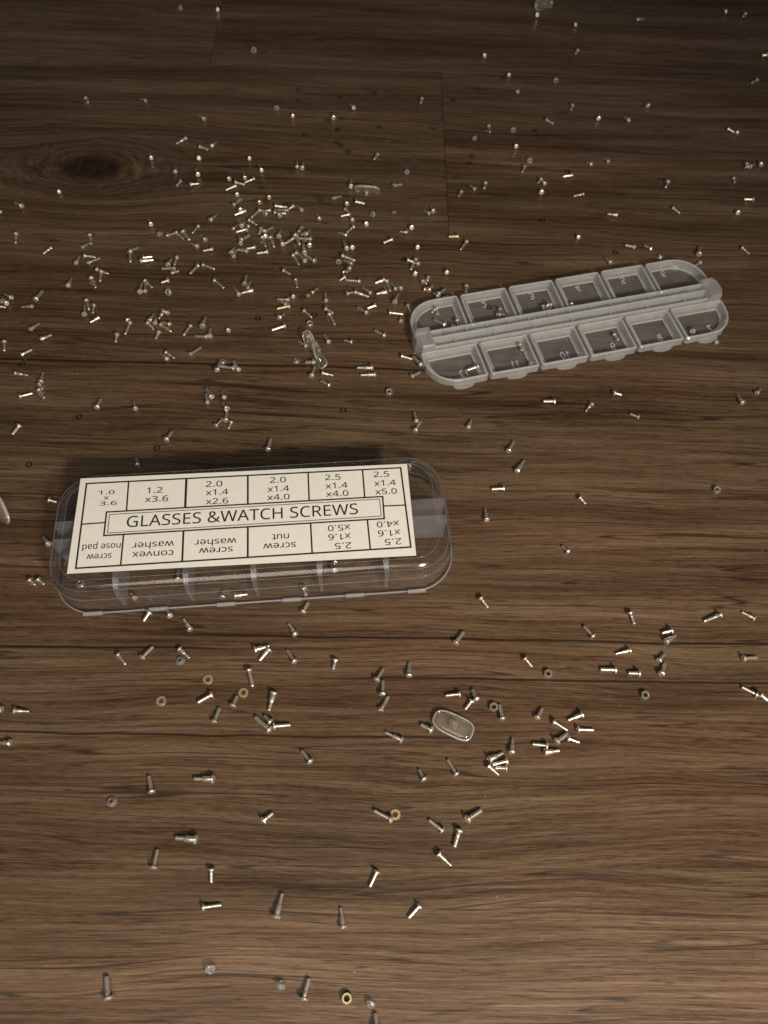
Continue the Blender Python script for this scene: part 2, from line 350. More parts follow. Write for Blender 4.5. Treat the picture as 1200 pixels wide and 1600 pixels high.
# ------------------------------------------------------------------ measured places, mm on the floor
SCREWS = [
(-21.36,-1.76,-20.59,3.56,1.16,0.55,0.00,'slot','shoulder',0,'silver screw, head toward bottom, closest such to the lowest clear washer'),
(-60.54,-21.46,-62.08,-17.22,1.18,0.65,0.00,'cross','plain',0,"silver screw, head toward bottom, closest such to the photo's bottom left corner"),
(-45.62,15.00,-51.05,15.16,1.27,0.66,0.00,'cross','shoulder',0,'silver screw, head toward right, closest such to the lowest clear washer'),
(-12.45,-19.17,-11.69,-15.04,1.08,0.57,0.00,'cross','plain',0,'silver screw, head toward bottom, second closest such to the lowest nut'),
(6.91,23.07,2.09,25.15,1.14,0.56,0.00,'slot','thread',0,'silver screw, head toward lower right, closest such to the lowest brass washer'),
(-43.53,30.65,-48.85,30.51,1.24,0.59,0.00,'cross','shoulder',0,'silver screw, head toward right, closest such to the leftmost brass washer'),
(-29.43,45.20,-33.93,48.53,1.16,0.66,0.00,'slot','plain',0,"silver screw, head toward lower right, closest such to the photo's bottom left corner"),
(-29.32,55.45,-30.14,50.45,1.18,0.60,0.00,'cross','shoulder',0,'silver screw, head toward top, second closest such to the leftmost brass washer'),
(-4.03,-3.15,-4.99,1.08,0.97,0.45,0.00,'slot','shoulder',0,'silver screw, head toward bottom, second closest such to the lowest brass washer'),
(28.37,24.40,32.29,27.04,1.26,0.61,0.00,'slot','thread',0,'silver screw, head toward lower left, closest such to the lowest brass washer'),
(-55.25,7.86,-55.18,12.13,1.05,0.54,0.00,'slot','thread',0,"silver screw, head toward bottom, second closest such to the photo's bottom left corner"),
(8.86,44.55,4.14,46.52,1.03,0.46,0.00,'cross','shoulder',0,'silver screw, head toward lower right, fourth closest such to the flat oval nose pad'),
(25.85,21.05,24.64,17.01,1.15,0.62,0.00,'cross','plain',0,'silver screw, head toward top, closest such to the lowest brass washer'),
(20.58,15.02,23.94,12.36,1.04,0.45,0.00,'slot','shoulder',0,'silver screw, head toward upper left, closest such to the lowest brass washer'),
(-37.44,61.95,-35.78,57.21,1.11,0.63,0.00,'cross','thread',0,'silver screw, head toward top, closest such to the leftmost brass washer'),
(-40.33,-0.88,-36.03,-0.10,0.96,0.47,0.00,'cross','plain',0,'silver screw, head toward left, closest such to the lowest clear washer'),
(108.30,89.06,103.16,86.84,1.17,0.58,0.00,'cross','plain',0,'silver screw, head toward right, closest such to mid right edge of the photo'),
(3.88,9.69,2.23,6.06,0.98,0.49,0.00,'cross','thread',0,'silver screw, head toward upper right, closest such to the lowest brass washer'),
(-27.69,46.13,-23.30,46.94,1.13,0.59,0.00,'cross','plain',0,'silver screw, head toward left, closest such to the lowest brass washer'),
(21.05,21.16,17.52,23.55,1.01,0.53,0.00,'cross','plain',0,'silver screw, head toward lower right, closest such to mid bottom edge of the photo'),
(-47.67,53.99,-51.40,51.60,1.10,0.62,0.00,'cross','thread',0,'silver screw, head toward upper right, closest such to the leftmost brass washer'),
(24.89,36.20,22.48,39.89,0.99,0.51,0.00,'cross','plain',0,'silver screw, head toward lower right, third closest such to the flat oval nose pad'),
(115.28,64.26,111.56,66.42,1.13,0.55,0.00,'cross','plain',0,"silver screw, head toward lower right, closest such to the photo's bottom right corner"),
(15.38,2.27,12.72,-0.56,0.93,0.48,0.00,'cross','thread',0,'silver screw, head toward upper right, closest such to the lowest nut'),
(-59.64,26.61,-61.32,30.53,1.05,0.59,0.00,'cross','plain',0,'silver screw, head toward bottom, second closest such to the leftmost brass washer'),
(34.73,40.72,38.61,42.71,1.13,0.55,0.00,'slot','shoulder',0,'silver screw, head toward lower left, closest such to the flat oval nose pad'),
(-36.33,68.63,-32.44,70.27,1.17,0.56,0.00,'cross','shoulder',0,'silver screw, head toward left, closest such to the leftmost brass washer'),
(53.86,52.23,57.65,50.20,0.99,0.51,0.00,'cross','thread',0,"silver screw, head toward upper left, second closest such to the photo's bottom right corner"),
(61.81,54.84,57.84,53.15,1.12,0.51,0.00,'cross','shoulder',0,"silver screw, head toward right, second closest such to the photo's bottom right corner"),
(73.07,69.12,68.79,69.16,1.14,0.63,0.00,'slot','plain',0,'silver screw, head toward right, eighty percent across, sixty-five percent down the photo'),
(60.90,50.60,65.49,50.79,0.97,0.48,0.00,'cross','plain',0,"silver screw, head toward left, second closest such to the photo's bottom right corner"),
(50.95,45.39,46.93,45.69,1.09,0.54,0.00,'slot','thread',0,"silver screw, head toward right, closest such to the photo's bottom right corner"),
(54.27,46.91,57.77,49.39,1.19,0.64,0.00,'slot','thread',0,"silver screw, head toward lower left, closest such to the photo's bottom right corner"),
(-69.92,64.26,-67.64,67.79,1.08,0.57,0.00,'cross','thread',0,'silver screw, head toward lower left, closest such to the leftmost brass washer'),
(5.85,-24.15,5.35,-21.40,1.09,0.56,0.00,'cross','thread',0,'silver screw, head toward bottom, closest such to mid bottom edge of the photo'),
(-32.57,68.61,-34.96,65.33,1.15,0.59,0.00,'slot','plain',0,"silver screw, head toward upper right, closest such to the label's word nut"),
(50.85,43.57,55.09,44.35,1.07,0.53,0.00,'slot','shoulder',0,'silver screw, head toward left, closest such to the flat oval nose pad'),
(-8.10,179.98,-13.63,180.16,1.25,0.61,0.00,'cross','shoulder',0,'silver screw, head toward right, third closest such to lid twelve'),
(2.74,53.06,4.77,56.97,0.96,0.55,0.00,'slot','plain',0,'silver screw, head toward lower left, second closest such to the flat oval nose pad'),
(39.18,40.32,35.37,39.19,1.05,0.53,0.00,'slot','plain',0,'silver screw, head toward right, second closest such to the flat oval nose pad'),
(-45.43,46.66,-44.60,50.65,0.98,0.54,0.00,'slot','thread',0,'silver screw, head toward bottom, closest such to the leftmost brass washer'),
(-16.78,37.16,-19.48,39.94,1.08,0.55,0.00,'cross','thread',0,'silver screw, head toward lower right, closest such to the lowest clear washer'),
(116.41,63.71,119.48,61.26,1.03,0.49,1.10,'slot','shoulder',0,'silver screw, head toward upper left, closest such to mid right edge of the photo'),
(2.82,57.66,2.85,61.68,1.11,0.54,0.00,'slot','thread',0,'silver screw, head toward bottom, closest such to the lowest brass washer'),
(25.59,58.82,21.58,58.24,1.02,0.49,0.00,'cross','plain',0,'silver screw, head toward right, closest such to the flat oval nose pad'),
(41.00,43.22,41.37,47.06,1.06,0.47,0.00,'cross','shoulder',0,'silver screw, head toward bottom, second closest such to the flat oval nose pad'),
(-24.41,65.87,-27.08,69.34,1.06,0.52,0.00,'cross','thread',0,"silver screw, head toward lower right, third closest such to the label's word nut"),
(113.77,75.30,118.31,76.09,1.13,0.54,0.00,'slot','thread',0,'silver screw, head toward left, closest such to mid right edge of the photo'),
(78.21,75.64,73.94,74.40,0.97,0.42,0.00,'slot','shoulder',0,'silver screw, head toward right, fourth closest such to the rightmost nut'),
(-6.80,177.01,-12.10,176.79,1.10,0.53,0.00,'cross','shoulder',0,"silver screw, head toward right, closest such to the label's upper right corner"),
(38.45,52.65,37.80,56.61,0.97,0.56,0.00,'cross','plain',0,'silver screw, head toward bottom, closest such to the flat oval nose pad'),
(-103.18,46.06,-99.35,46.25,0.98,0.46,0.00,'slot','shoulder',0,"silver screw, head toward left, second closest such to the label's lower left corner"),
(67.25,79.72,64.74,82.82,1.07,0.60,0.00,'slot','thread',0,'silver screw, head toward lower right, fourth closest such to the rightmost nut'),
(34.38,38.63,37.24,36.46,0.98,0.42,0.00,'cross','shoulder',0,'silver screw, head toward upper left, closest such to the flat oval nose pad'),
(10.55,63.76,10.47,67.68,1.09,0.49,0.00,'slot','shoulder',0,"silver screw, head toward bottom, second closest such to the label's lower right corner"),
(-102.32,37.04,-106.25,37.01,1.03,0.47,0.00,'slot','shoulder',0,"silver screw, head toward right, second closest such to the label's lower left corner"),
(24.71,74.89,27.03,78.43,1.08,0.62,0.00,'cross','plain',0,"silver screw, head toward lower left, second closest such to the label's lower right corner"),
(-44.96,85.69,-41.43,86.64,1.20,0.62,0.00,'cross','shoulder',0,"silver screw, head toward left, closest such to the label's word nut"),
(1.00,61.89,2.75,65.31,1.08,0.53,0.00,'cross','plain',0,'silver screw, head toward lower left, forty-nine percent across, sixty-six percent down the photo'),
(119.23,88.88,115.91,90.94,0.99,0.43,0.00,'cross','shoulder',0,'silver screw, head toward lower right, closest such to mid right edge of the photo'),
(-27.60,20.95,-25.44,22.92,1.13,0.54,0.00,'cross','plain',0,'silver screw, head toward lower left, closest such to the lowest clear washer'),
(-59.24,67.18,-55.99,64.86,0.99,0.46,0.00,'cross','shoulder',0,'silver screw, head toward upper left, closest such to the leftmost brass washer'),
(-15.89,224.23,-21.45,224.87,1.14,0.65,0.00,'cross','thread',0,'silver screw, head toward right, forty-seven percent across, twenty-seven percent down the photo'),
(17.35,47.92,14.53,49.30,1.20,0.66,0.00,'cross','plain',0,'silver screw, head toward lower right, closest such to the flat oval nose pad'),
(-39.93,7.79,-39.52,4.88,0.98,0.52,0.00,'cross','plain',0,'silver screw, head toward top, closest such to the lowest clear washer'),
(-43.05,198.08,-47.77,196.01,1.11,0.64,0.00,'cross','plain',0,'silver screw, head toward right, third closest such to the crumpled clear nose pads'),
(-25.17,74.44,-27.56,77.70,1.06,0.48,0.00,'slot','shoulder',0,"silver screw, head toward lower right, second closest such to the label's word nut"),
(45.66,138.62,48.32,143.40,1.11,0.56,0.00,'cross','shoulder',0,'silver screw, head toward lower left, second closest such to lid ten'),
(-59.59,176.11,-64.56,176.82,1.13,0.60,0.00,'cross','plain',0,"silver screw, head toward right, closest such to the label's word GLASSES"),
(-16.48,218.06,-11.30,216.66,1.07,0.55,0.00,'cross','shoulder',0,'silver screw, head toward left, third closest such to the crumpled clear nose pads'),
(32.56,89.73,34.83,87.00,1.08,0.60,0.00,'cross','plain',0,"silver screw, head toward upper left, closest such to the label's lower right corner"),
(-37.94,246.70,-43.53,247.11,1.13,0.60,0.00,'cross','thread',0,'silver screw, head toward right, forty percent across, twenty-three percent down the photo'),
(79.93,87.77,80.98,84.40,1.10,0.53,0.00,'slot','plain',0,'silver screw, head toward top, closest such to the rightmost nut'),
(-57.53,73.92,-60.18,77.12,1.00,0.52,0.00,'slot','shoulder',0,'silver screw, head toward lower right, closest such to the leftmost brass washer'),
(-23.26,237.86,-18.26,236.20,1.20,0.59,0.00,'cross','plain',0,'silver screw, head toward left, fourth closest such to the T-shaped nose pad'),
(-42.62,208.38,-47.22,207.05,1.19,0.63,0.00,'cross','thread',1,'yellowish screw, head toward right, closest such to the crumpled clear nose pads'),
(90.29,79.34,93.72,81.68,1.11,0.55,0.00,'cross','shoulder',0,'silver screw, head toward lower left, second closest such to the rightmost nut'),
(40.41,130.98,36.45,130.64,1.08,0.58,0.00,'cross','plain',0,"silver screw, head toward right, closest such to the label's lower right corner"),
(-77.32,64.29,-74.66,61.61,0.96,0.49,0.00,'cross','thread',0,"silver screw, head toward upper left, closest such to the photo's bottom left corner"),
(-76.34,181.58,-73.16,185.63,1.06,0.51,0.00,'cross','thread',0,'silver screw, head toward lower left, twenty-five percent across, thirty-five percent down the photo'),
(87.42,69.07,89.05,72.46,1.15,0.59,0.00,'slot','thread',0,"silver screw, head toward bottom, closest such to the photo's bottom right corner"),
(-2.24,208.37,2.79,208.53,1.02,0.54,0.00,'slot','plain',0,'silver screw, head toward left, second closest such to lid one'),
(-90.02,194.73,-85.69,192.08,1.15,0.66,0.00,'slot','thread',1,'yellowish screw, head toward upper left, closest such to the crumpled clear nose pads'),
(-91.12,225.09,-96.31,225.01,1.12,0.58,0.00,'cross','thread',0,'silver screw, head toward right, second closest such to the dark wood knot'),
(-104.64,227.98,-100.21,229.71,1.25,0.55,0.00,'slot','shoulder',0,'silver screw, head toward left, eighteen percent across, twenty-six percent down the photo'),
(80.24,68.49,77.28,68.55,1.20,0.61,0.00,'slot','plain',0,'silver screw, head toward right, eighty-three percent across, sixty-six percent down the photo'),
(57.86,47.70,60.98,46.93,1.00,0.48,0.00,'cross','thread',0,"silver screw, head toward left, closest such to the photo's bottom right corner"),
(-44.12,247.15,-48.05,243.60,1.26,0.61,0.00,'cross','plain',0,'silver screw, head toward upper right, fourth closest such to the crumpled clear nose pads'),
(15.77,34.28,14.32,36.78,1.02,0.51,0.00,'slot','thread',0,'silver screw, head toward lower right, second closest such to the lowest brass washer'),
(-41.94,141.10,-41.69,145.83,1.16,0.65,0.00,'cross','plain',0,"silver screw, head toward bottom, closest such to the label's word SCREWS"),
(30.79,57.84,29.66,60.62,1.11,0.64,0.00,'cross','thread',0,'silver screw, head toward lower right, second closest such to the flat oval nose pad'),
(18.99,202.79,15.00,205.54,1.19,0.61,1.15,'cross','plain',0,'silver screw, head toward lower right, closest such to lid one'),
(-133.68,157.36,-130.09,159.39,1.02,0.51,0.00,'cross','plain',0,'silver screw, head toward left, second closest such to the leftmost black ring'),
(-102.30,194.71,-103.11,189.45,1.10,0.58,0.00,'cross','plain',0,'silver screw, head toward upper right, third closest such to the leftmost black ring'),
(-34.93,234.20,-39.51,237.42,1.21,0.69,0.00,'cross','plain',0,'silver screw, head toward lower right, forty-one percent across, twenty-five percent down the photo'),
(60.10,169.64,56.16,169.71,1.18,0.68,0.00,'cross','thread',0,'silver screw, head toward right, closest such to lid ten'),
(39.04,38.46,36.13,38.36,1.00,0.50,0.00,'cross','plain',0,'silver screw, head toward right, closest such to the lowest brass washer'),
(-70.96,78.01,-72.27,75.45,1.15,0.58,0.00,'cross','thread',0,"silver screw, head toward upper right, closest such to the label's word convex"),
(34.69,118.62,34.19,122.83,1.05,0.50,0.00,'cross','shoulder',0,"silver screw, head toward bottom, closest such to the label's lower right corner"),
(-130.53,144.25,-132.10,140.86,1.19,0.63,0.00,'cross','thread',0,'silver screw, head toward upper right, closest such to the leftmost black ring'),
(45.97,70.89,48.07,68.64,0.98,0.51,0.00,'cross','plain',0,'silver screw, head toward upper left, second closest such to the flat oval nose pad'),
(-40.73,51.58,-40.04,54.42,1.03,0.56,0.00,'slot','thread',0,'silver screw, head toward lower left, second closest such to the leftmost brass washer'),
(31.68,182.84,27.90,181.23,1.16,0.66,1.15,'slot','plain',0,'silver screw, head toward right, closest such to lid twelve'),
(9.52,153.13,11.51,157.63,1.04,0.51,0.00,'cross','plain',0,"silver screw, head toward lower left, second closest such to the label's upper right corner"),
(-23.24,81.90,-22.04,85.08,1.03,0.58,0.00,'cross','thread',0,"silver screw, head toward lower left, closest such to the label's word nut"),
(10.36,182.42,7.26,186.14,1.11,0.60,1.10,'slot','thread',0,'silver screw, head toward lower right, closest such to lid twelve'),
(-25.99,205.26,-23.57,200.79,1.14,0.57,0.00,'cross','plain',0,'silver screw, head toward upper left, closest such to the crumpled clear nose pads'),
(-138.37,167.58,-134.07,167.34,0.96,0.48,0.00,'cross','shoulder',0,'silver screw, head toward left, third closest such to the leftmost black ring'),
(-79.40,228.01,-74.68,226.60,1.05,0.51,0.00,'cross','thread',0,'silver screw, head toward left, twenty-seven percent across, twenty-six percent down the photo'),
(-72.17,190.34,-76.62,190.77,1.07,0.56,0.00,'cross','plain',0,"silver screw, head toward right, second closest such to the label's word GLASSES"),
(29.27,56.80,27.51,54.42,0.99,0.52,0.00,'cross','thread',0,'silver screw, head toward upper right, closest such to the flat oval nose pad'),
(48.86,53.51,50.50,56.29,1.00,0.55,0.00,'cross','thread',0,'silver screw, head toward lower left, fourth closest such to the flat oval nose pad'),
(42.90,146.83,44.97,151.27,1.03,0.55,0.00,'slot','plain',0,'silver screw, head toward lower left, closest such to lid eleven'),
(-121.24,221.88,-116.60,220.49,1.09,0.50,0.00,'cross','shoulder',0,'silver screw, head toward left, second closest such to the dark wood knot'),
(-79.08,195.07,-80.92,190.69,1.07,0.59,0.00,'cross','thread',0,'silver screw, head toward upper right, twenty-five percent across, thirty-two percent down the photo'),
(-58.12,215.43,-62.20,214.36,1.19,0.56,0.00,'cross','shoulder',0,'silver screw, head toward right, thirty-three percent across, twenty-eight percent down the photo'),
(-73.49,219.74,-69.48,216.50,1.06,0.52,0.00,'cross','plain',0,'silver screw, head toward upper left, twenty-eight percent across, twenty-seven percent down the photo'),
(-125.59,225.59,-122.07,229.06,1.01,0.51,0.00,'cross','plain',0,'silver screw, head toward lower left, second closest such to the dark wood knot'),
(-4.10,196.64,-8.00,199.20,1.08,0.60,0.00,'cross','thread',0,"silver screw, head toward lower right, fourth closest such to the label's upper right corner"),
(-65.41,162.38,-68.23,166.17,1.19,0.68,0.00,'slot','thread',0,"silver screw, head toward lower right, fourth closest such to the label's upper left corner"),
(-54.47,265.58,-49.56,265.86,1.10,0.51,0.00,'cross','shoulder',0,'silver screw, head toward left, fourth closest such to mid top edge of the photo'),
(-141.08,204.14,-139.97,209.01,1.25,0.70,0.00,'cross','plain',0,'silver screw, head toward lower left, five percent across, twenty-nine percent down the photo'),
(92.01,82.82,89.20,82.12,1.13,0.56,0.00,'cross','thread',0,'silver screw, head toward right, second closest such to mid right edge of the photo'),
(-58.58,152.49,-58.93,157.29,1.06,0.58,0.00,'slot','plain',0,"silver screw, head toward bottom, fourth closest such to the label's word nut"),
(-77.93,142.78,-76.69,146.43,1.17,0.62,0.00,'cross','thread',0,"silver screw, head toward lower left, closest such to the label's word GLASSES"),
(-11.77,207.75,-15.51,210.67,1.13,0.58,0.00,'cross','plain',0,'silver screw, head toward lower right, forty-eight percent across, thirty-one percent down the photo'),
(6.70,238.12,4.89,232.82,1.11,0.64,0.00,'cross','plain',0,'silver screw, head toward upper right, second closest such to lid one'),
(-29.34,47.40,-31.37,49.08,1.11,0.58,0.00,'slot','thread',0,"silver screw, head toward lower right, second closest such to the photo's bottom left corner"),
(-43.21,211.91,-47.63,212.34,1.03,0.58,0.00,'cross','plain',0,'silver screw, head toward right, thirty-seven percent across, twenty-nine percent down the photo'),
(3.40,186.67,7.26,185.99,1.06,0.54,0.00,'cross','thread',0,'silver screw, head toward left, closest such to lid twelve'),
(-74.32,195.72,-74.11,200.89,1.22,0.59,0.00,'slot','shoulder',0,'silver screw, head toward bottom, twenty-six percent across, thirty-two percent down the photo'),
(-12.01,66.65,-12.43,64.02,1.02,0.55,0.00,'cross','thread',0,'silver screw, head toward top, second closest such to the flat oval nose pad'),
(-67.55,261.17,-71.67,258.89,1.11,0.55,0.00,'slot','shoulder',0,"silver screw, head toward right, fourth closest such to the photo's top left corner"),
(-29.99,174.86,-29.18,179.52,1.13,0.64,0.00,'cross','plain',0,'silver screw, head toward bottom, closest such to the crumpled clear nose pads'),
(-25.82,176.25,-22.00,175.95,1.01,0.45,0.00,'cross','shoulder',0,'silver screw, head toward left, closest such to the crumpled clear nose pads'),
(-127.96,229.03,-123.74,229.10,1.13,0.61,0.00,'slot','thread',0,'silver screw, head toward left, closest such to the dark wood knot'),
(-57.54,175.76,-60.11,179.99,1.09,0.57,0.00,'cross','plain',0,'silver screw, head toward lower right, thirty-one percent across, thirty-six percent down the photo'),
(-138.68,176.57,-135.97,179.45,0.98,0.57,0.00,'slot','plain',0,'silver screw, head toward lower left, second closest such to the leftmost black ring'),
(-57.23,249.48,-54.05,253.10,1.27,0.63,0.00,'cross','thread',0,'silver screw, head toward lower left, second closest such to the T-shaped nose pad'),
(-4.72,219.17,-8.53,218.35,1.19,0.59,0.00,'slot','shoulder',0,'silver screw, head toward right, closest such to lid one'),
(-54.93,237.52,-59.07,236.86,1.16,0.65,0.00,'cross','plain',0,'silver screw, head toward right, thirty-five percent across, twenty-five percent down the photo'),
(-90.86,245.91,-87.70,241.91,1.26,0.71,0.00,'cross','thread',0,'silver screw, head toward upper left, fourth closest such to the dark wood knot'),
(-133.39,184.55,-130.62,187.25,1.06,0.50,0.00,'cross','shoulder',0,'silver screw, head toward lower left, third closest such to the leftmost black ring'),
(-81.85,227.08,-84.26,223.10,1.07,0.62,0.00,'slot','thread',0,'silver screw, head toward upper right, twenty-six percent across, twenty-six percent down the photo'),
(-108.06,99.69,-110.67,102.21,1.15,0.54,0.00,'cross','shoulder',0,"silver screw, head toward lower right, closest such to the label's lower left corner"),
(-54.39,261.39,-49.76,261.96,1.03,0.52,0.00,'cross','plain',0,'silver screw, head toward left, thirty-six percent across, twenty-one percent down the photo'),
(-65.93,242.44,-63.02,246.12,1.25,0.65,1.10,'slot','thread',0,'silver screw, head toward lower left, thirty-two percent across, twenty-four percent down the photo'),
(-61.63,150.03,-59.76,153.71,0.93,0.45,0.00,'slot','plain',0,"silver screw, head toward lower left, second closest such to the label's word GLASSES"),
(-122.53,216.91,-119.83,212.42,1.09,0.54,0.00,'cross','plain',0,'silver screw, head toward upper left, third closest such to the dark wood knot'),
(-61.40,261.97,-64.30,257.95,1.12,0.60,0.00,'cross','thread',0,'silver screw, head toward upper right, thirty-four percent across, twenty-one percent down the photo'),
(-43.78,236.47,-41.05,231.98,1.02,0.51,0.00,'cross','plain',0,'silver screw, head toward upper left, thirty-eight percent across, twenty-five percent down the photo'),
(-4.56,225.04,-2.96,220.28,1.06,0.55,0.00,'cross','plain',0,'silver screw, head toward top, closest such to the T-shaped nose pad'),
(-64.17,90.32,-64.87,93.61,0.98,0.51,0.00,'slot','plain',0,"silver screw, head toward bottom, closest such to the label's word convex"),
(-35.98,206.40,-32.79,203.68,1.06,0.51,0.00,'cross','thread',0,'silver screw, head toward upper left, second closest such to the crumpled clear nose pads'),
(-38.64,232.85,-41.89,237.22,1.12,0.59,1.10,'cross','thread',0,'silver screw, head toward lower right, forty percent across, twenty-six percent down the photo'),
(-138.88,188.90,-136.81,192.41,1.04,0.53,0.00,'cross','shoulder',0,'silver screw, head toward lower left, fourth closest such to the leftmost black ring'),
(9.66,157.20,8.73,161.41,1.04,0.53,0.00,'cross','thread',0,"silver screw, head toward bottom, closest such to the label's upper right corner"),
(-73.87,276.89,-77.91,274.26,1.02,0.58,0.00,'cross','thread',0,'silver screw, head toward upper right, thirty-one percent across, eighteen percent down the photo'),
(-141.91,200.42,-146.14,200.07,0.95,0.47,0.00,'slot','shoulder',0,'silver screw, head toward right, closest such to the leftmost black ring'),
(-105.30,154.64,-105.04,158.51,1.18,0.64,0.00,'slot','plain',0,"silver screw, head toward lower left, closest such to the label's upper left corner"),
(-110.31,232.39,-109.34,227.41,1.20,0.65,0.00,'slot','thread',0,'silver screw, head toward top, second closest such to the dark wood knot'),
(-65.34,250.31,-69.59,248.70,0.94,0.51,0.00,'slot','thread',0,'silver screw, head toward right, thirty-two percent across, twenty-two percent down the photo'),
(-43.85,246.64,-41.74,242.26,1.24,0.62,1.10,'cross','thread',0,'silver screw, head toward upper left, fourth closest such to the T-shaped nose pad'),
(-128.31,164.49,-129.06,169.22,1.03,0.45,0.00,'cross','shoulder',0,'silver screw, head toward bottom, closest such to the leftmost black ring'),
(-23.88,89.24,-23.00,87.11,1.18,0.68,0.00,'slot','thread',0,"silver screw, head toward top, closest such to the label's word nut"),
(-127.92,160.52,-125.19,157.33,0.98,0.56,0.00,'cross','plain',0,'silver screw, head toward upper left, closest such to the leftmost black ring'),
(-101.28,306.91,-105.00,303.46,1.07,0.51,0.00,'slot','shoulder',0,"silver screw, head toward upper right, second closest such to the photo's top left corner"),
(-10.91,218.52,-14.32,221.80,1.01,0.46,0.00,'cross','shoulder',0,'silver screw, head toward lower right, forty-eight percent across, twenty-nine percent down the photo'),
(-49.35,263.45,-53.91,263.85,1.00,0.45,0.00,'slot','shoulder',0,'silver screw, head toward right, second closest such to mid top edge of the photo'),
(-23.23,171.04,-26.59,172.99,0.97,0.50,0.00,'cross','thread',0,"silver screw, head toward lower right, second closest such to the label's upper right corner"),
(-85.60,181.53,-82.17,179.55,0.94,0.42,0.00,'cross','shoulder',0,"silver screw, head toward upper left, fourth closest such to the label's word nut"),
(-6.00,225.77,-9.39,224.19,1.15,0.55,0.00,'slot','shoulder',0,'silver screw, head toward right, third closest such to lid two'),
(-65.02,173.92,-64.56,178.10,1.13,0.56,1.10,'cross','plain',0,'silver screw, head toward bottom, twenty-eight percent across, thirty-six percent down the photo'),
(87.31,73.19,89.44,75.57,0.97,0.53,0.00,'slot','thread',0,'silver screw, head toward lower left, third closest such to mid right edge of the photo'),
(-54.33,245.73,-52.28,241.04,1.10,0.62,0.00,'slot','thread',0,'silver screw, head toward top, fourth closest such to the T-shaped nose pad'),
(-120.71,197.99,-121.96,203.00,1.16,0.59,0.00,'slot','thread',0,'silver screw, head toward bottom, fourth closest such to the leftmost black ring'),
(-0.79,214.37,0.39,219.30,1.15,0.51,0.00,'slot','shoulder',0,'silver screw, head toward lower left, second closest such to the crumpled clear nose pads'),
(-84.94,178.73,-88.34,181.65,1.01,0.44,0.00,'cross','shoulder',0,"silver screw, head toward lower right, third closest such to the label's upper left corner"),
(-63.36,237.54,-67.65,238.59,0.99,0.50,0.00,'slot','shoulder',0,'silver screw, head toward right, thirty-two percent across, twenty-four percent down the photo'),
(-119.54,220.71,-118.99,215.86,1.06,0.60,0.00,'cross','plain',0,'silver screw, head toward top, fourth closest such to the dark wood knot'),
(130.85,174.59,129.89,178.32,1.12,0.55,0.00,'cross','shoulder',0,'silver screw, head toward lower right, closest such to the rightmost nut'),
(-43.70,209.56,-47.09,211.83,1.13,0.49,0.00,'cross','shoulder',0,'silver screw, head toward lower right, thirty-seven percent across, thirty percent down the photo'),
(-30.16,181.06,-33.18,181.16,1.20,0.62,0.00,'cross','thread',0,'silver screw, head toward right, closest such to the crumpled clear nose pads'),
(-33.70,189.04,-37.03,191.51,0.98,0.48,0.00,'cross','thread',0,'silver screw, head toward lower right, closest such to the crumpled clear nose pads'),
(-100.97,217.26,-97.72,214.43,1.04,0.48,0.00,'slot','shoulder',0,'silver screw, head toward upper left, nineteen percent across, twenty-seven percent down the photo'),
(-57.82,245.73,-55.85,241.04,1.04,0.52,0.00,'slot','thread',0,'silver screw, head toward top, thirty-four percent across, twenty-three percent down the photo'),
(-101.91,211.37,-102.39,216.20,1.23,0.61,0.00,'cross','plain',0,'silver screw, head toward bottom, fourth closest such to the dark wood knot'),
(7.79,137.83,9.56,140.25,1.18,0.68,0.00,'cross','thread',0,"silver screw, head toward lower left, closest such to the label's upper right corner"),
(-27.60,208.11,-24.65,206.53,1.17,0.63,0.00,'cross','thread',0,'silver screw, head toward upper left, third closest such to the crumpled clear nose pads'),
(-63.01,213.33,-65.79,217.56,1.05,0.48,0.00,'cross','shoulder',0,'silver screw, head toward lower right, thirty-one percent across, twenty-nine percent down the photo'),
(-146.90,181.63,-145.88,177.63,1.08,0.62,0.00,'cross','thread',0,'silver screw, head toward top, closest such to the leftmost black ring'),
(-25.25,191.72,-27.45,195.51,1.07,0.57,0.00,'cross','plain',0,'silver screw, head toward lower right, third closest such to the crumpled clear nose pads'),
(74.09,169.41,71.77,166.40,0.97,0.50,0.00,'cross','shoulder',0,'silver screw, head toward upper right, closest such to lid nine'),
(-61.47,219.16,-61.47,224.29,1.13,0.60,0.00,'slot','plain',0,'silver screw, head toward bottom, thirty-two percent across, twenty-eight percent down the photo'),
(27.72,250.77,25.39,246.39,1.01,0.53,0.00,'cross','plain',0,'silver screw, head toward upper right, second closest such to the black ring inside lid two'),
(-87.20,195.50,-90.73,196.79,1.13,0.58,0.00,'cross','thread',0,"silver screw, head toward right, closest such to the label's upper left corner"),
(-121.48,204.79,-119.63,200.68,1.05,0.59,0.00,'cross','thread',0,'silver screw, head toward top, fourth closest such to the leftmost black ring'),
(98.73,253.79,95.32,255.11,1.20,0.68,0.00,'cross','thread',0,'silver screw, head toward right, closest such to lid six'),
(-19.63,234.03,-23.09,236.38,1.11,0.53,0.00,'slot','shoulder',0,'silver screw, head toward lower right, forty-six percent across, twenty-six percent down the photo'),
(61.38,108.45,59.63,110.55,0.98,0.50,0.00,'cross','thread',0,"silver screw, head toward lower right, third closest such to the label's lower right corner"),
(23.91,253.68,20.15,253.63,1.13,0.62,0.00,'cross','plain',1,'yellowish screw, head toward right, closest such to the black ring inside lid two'),
(-39.46,238.63,-40.42,243.89,1.21,0.64,0.00,'slot','plain',0,'silver screw, head toward bottom, forty percent across, twenty-five percent down the photo'),
(-72.68,264.92,-69.85,269.02,1.03,0.56,0.00,'slot','plain',0,'silver screw, head toward lower left, third closest such to mid top edge of the photo'),
(-3.93,249.35,-7.28,247.52,1.12,0.62,0.00,'slot','thread',0,'silver screw, head toward right, second closest such to the plank end joint'),
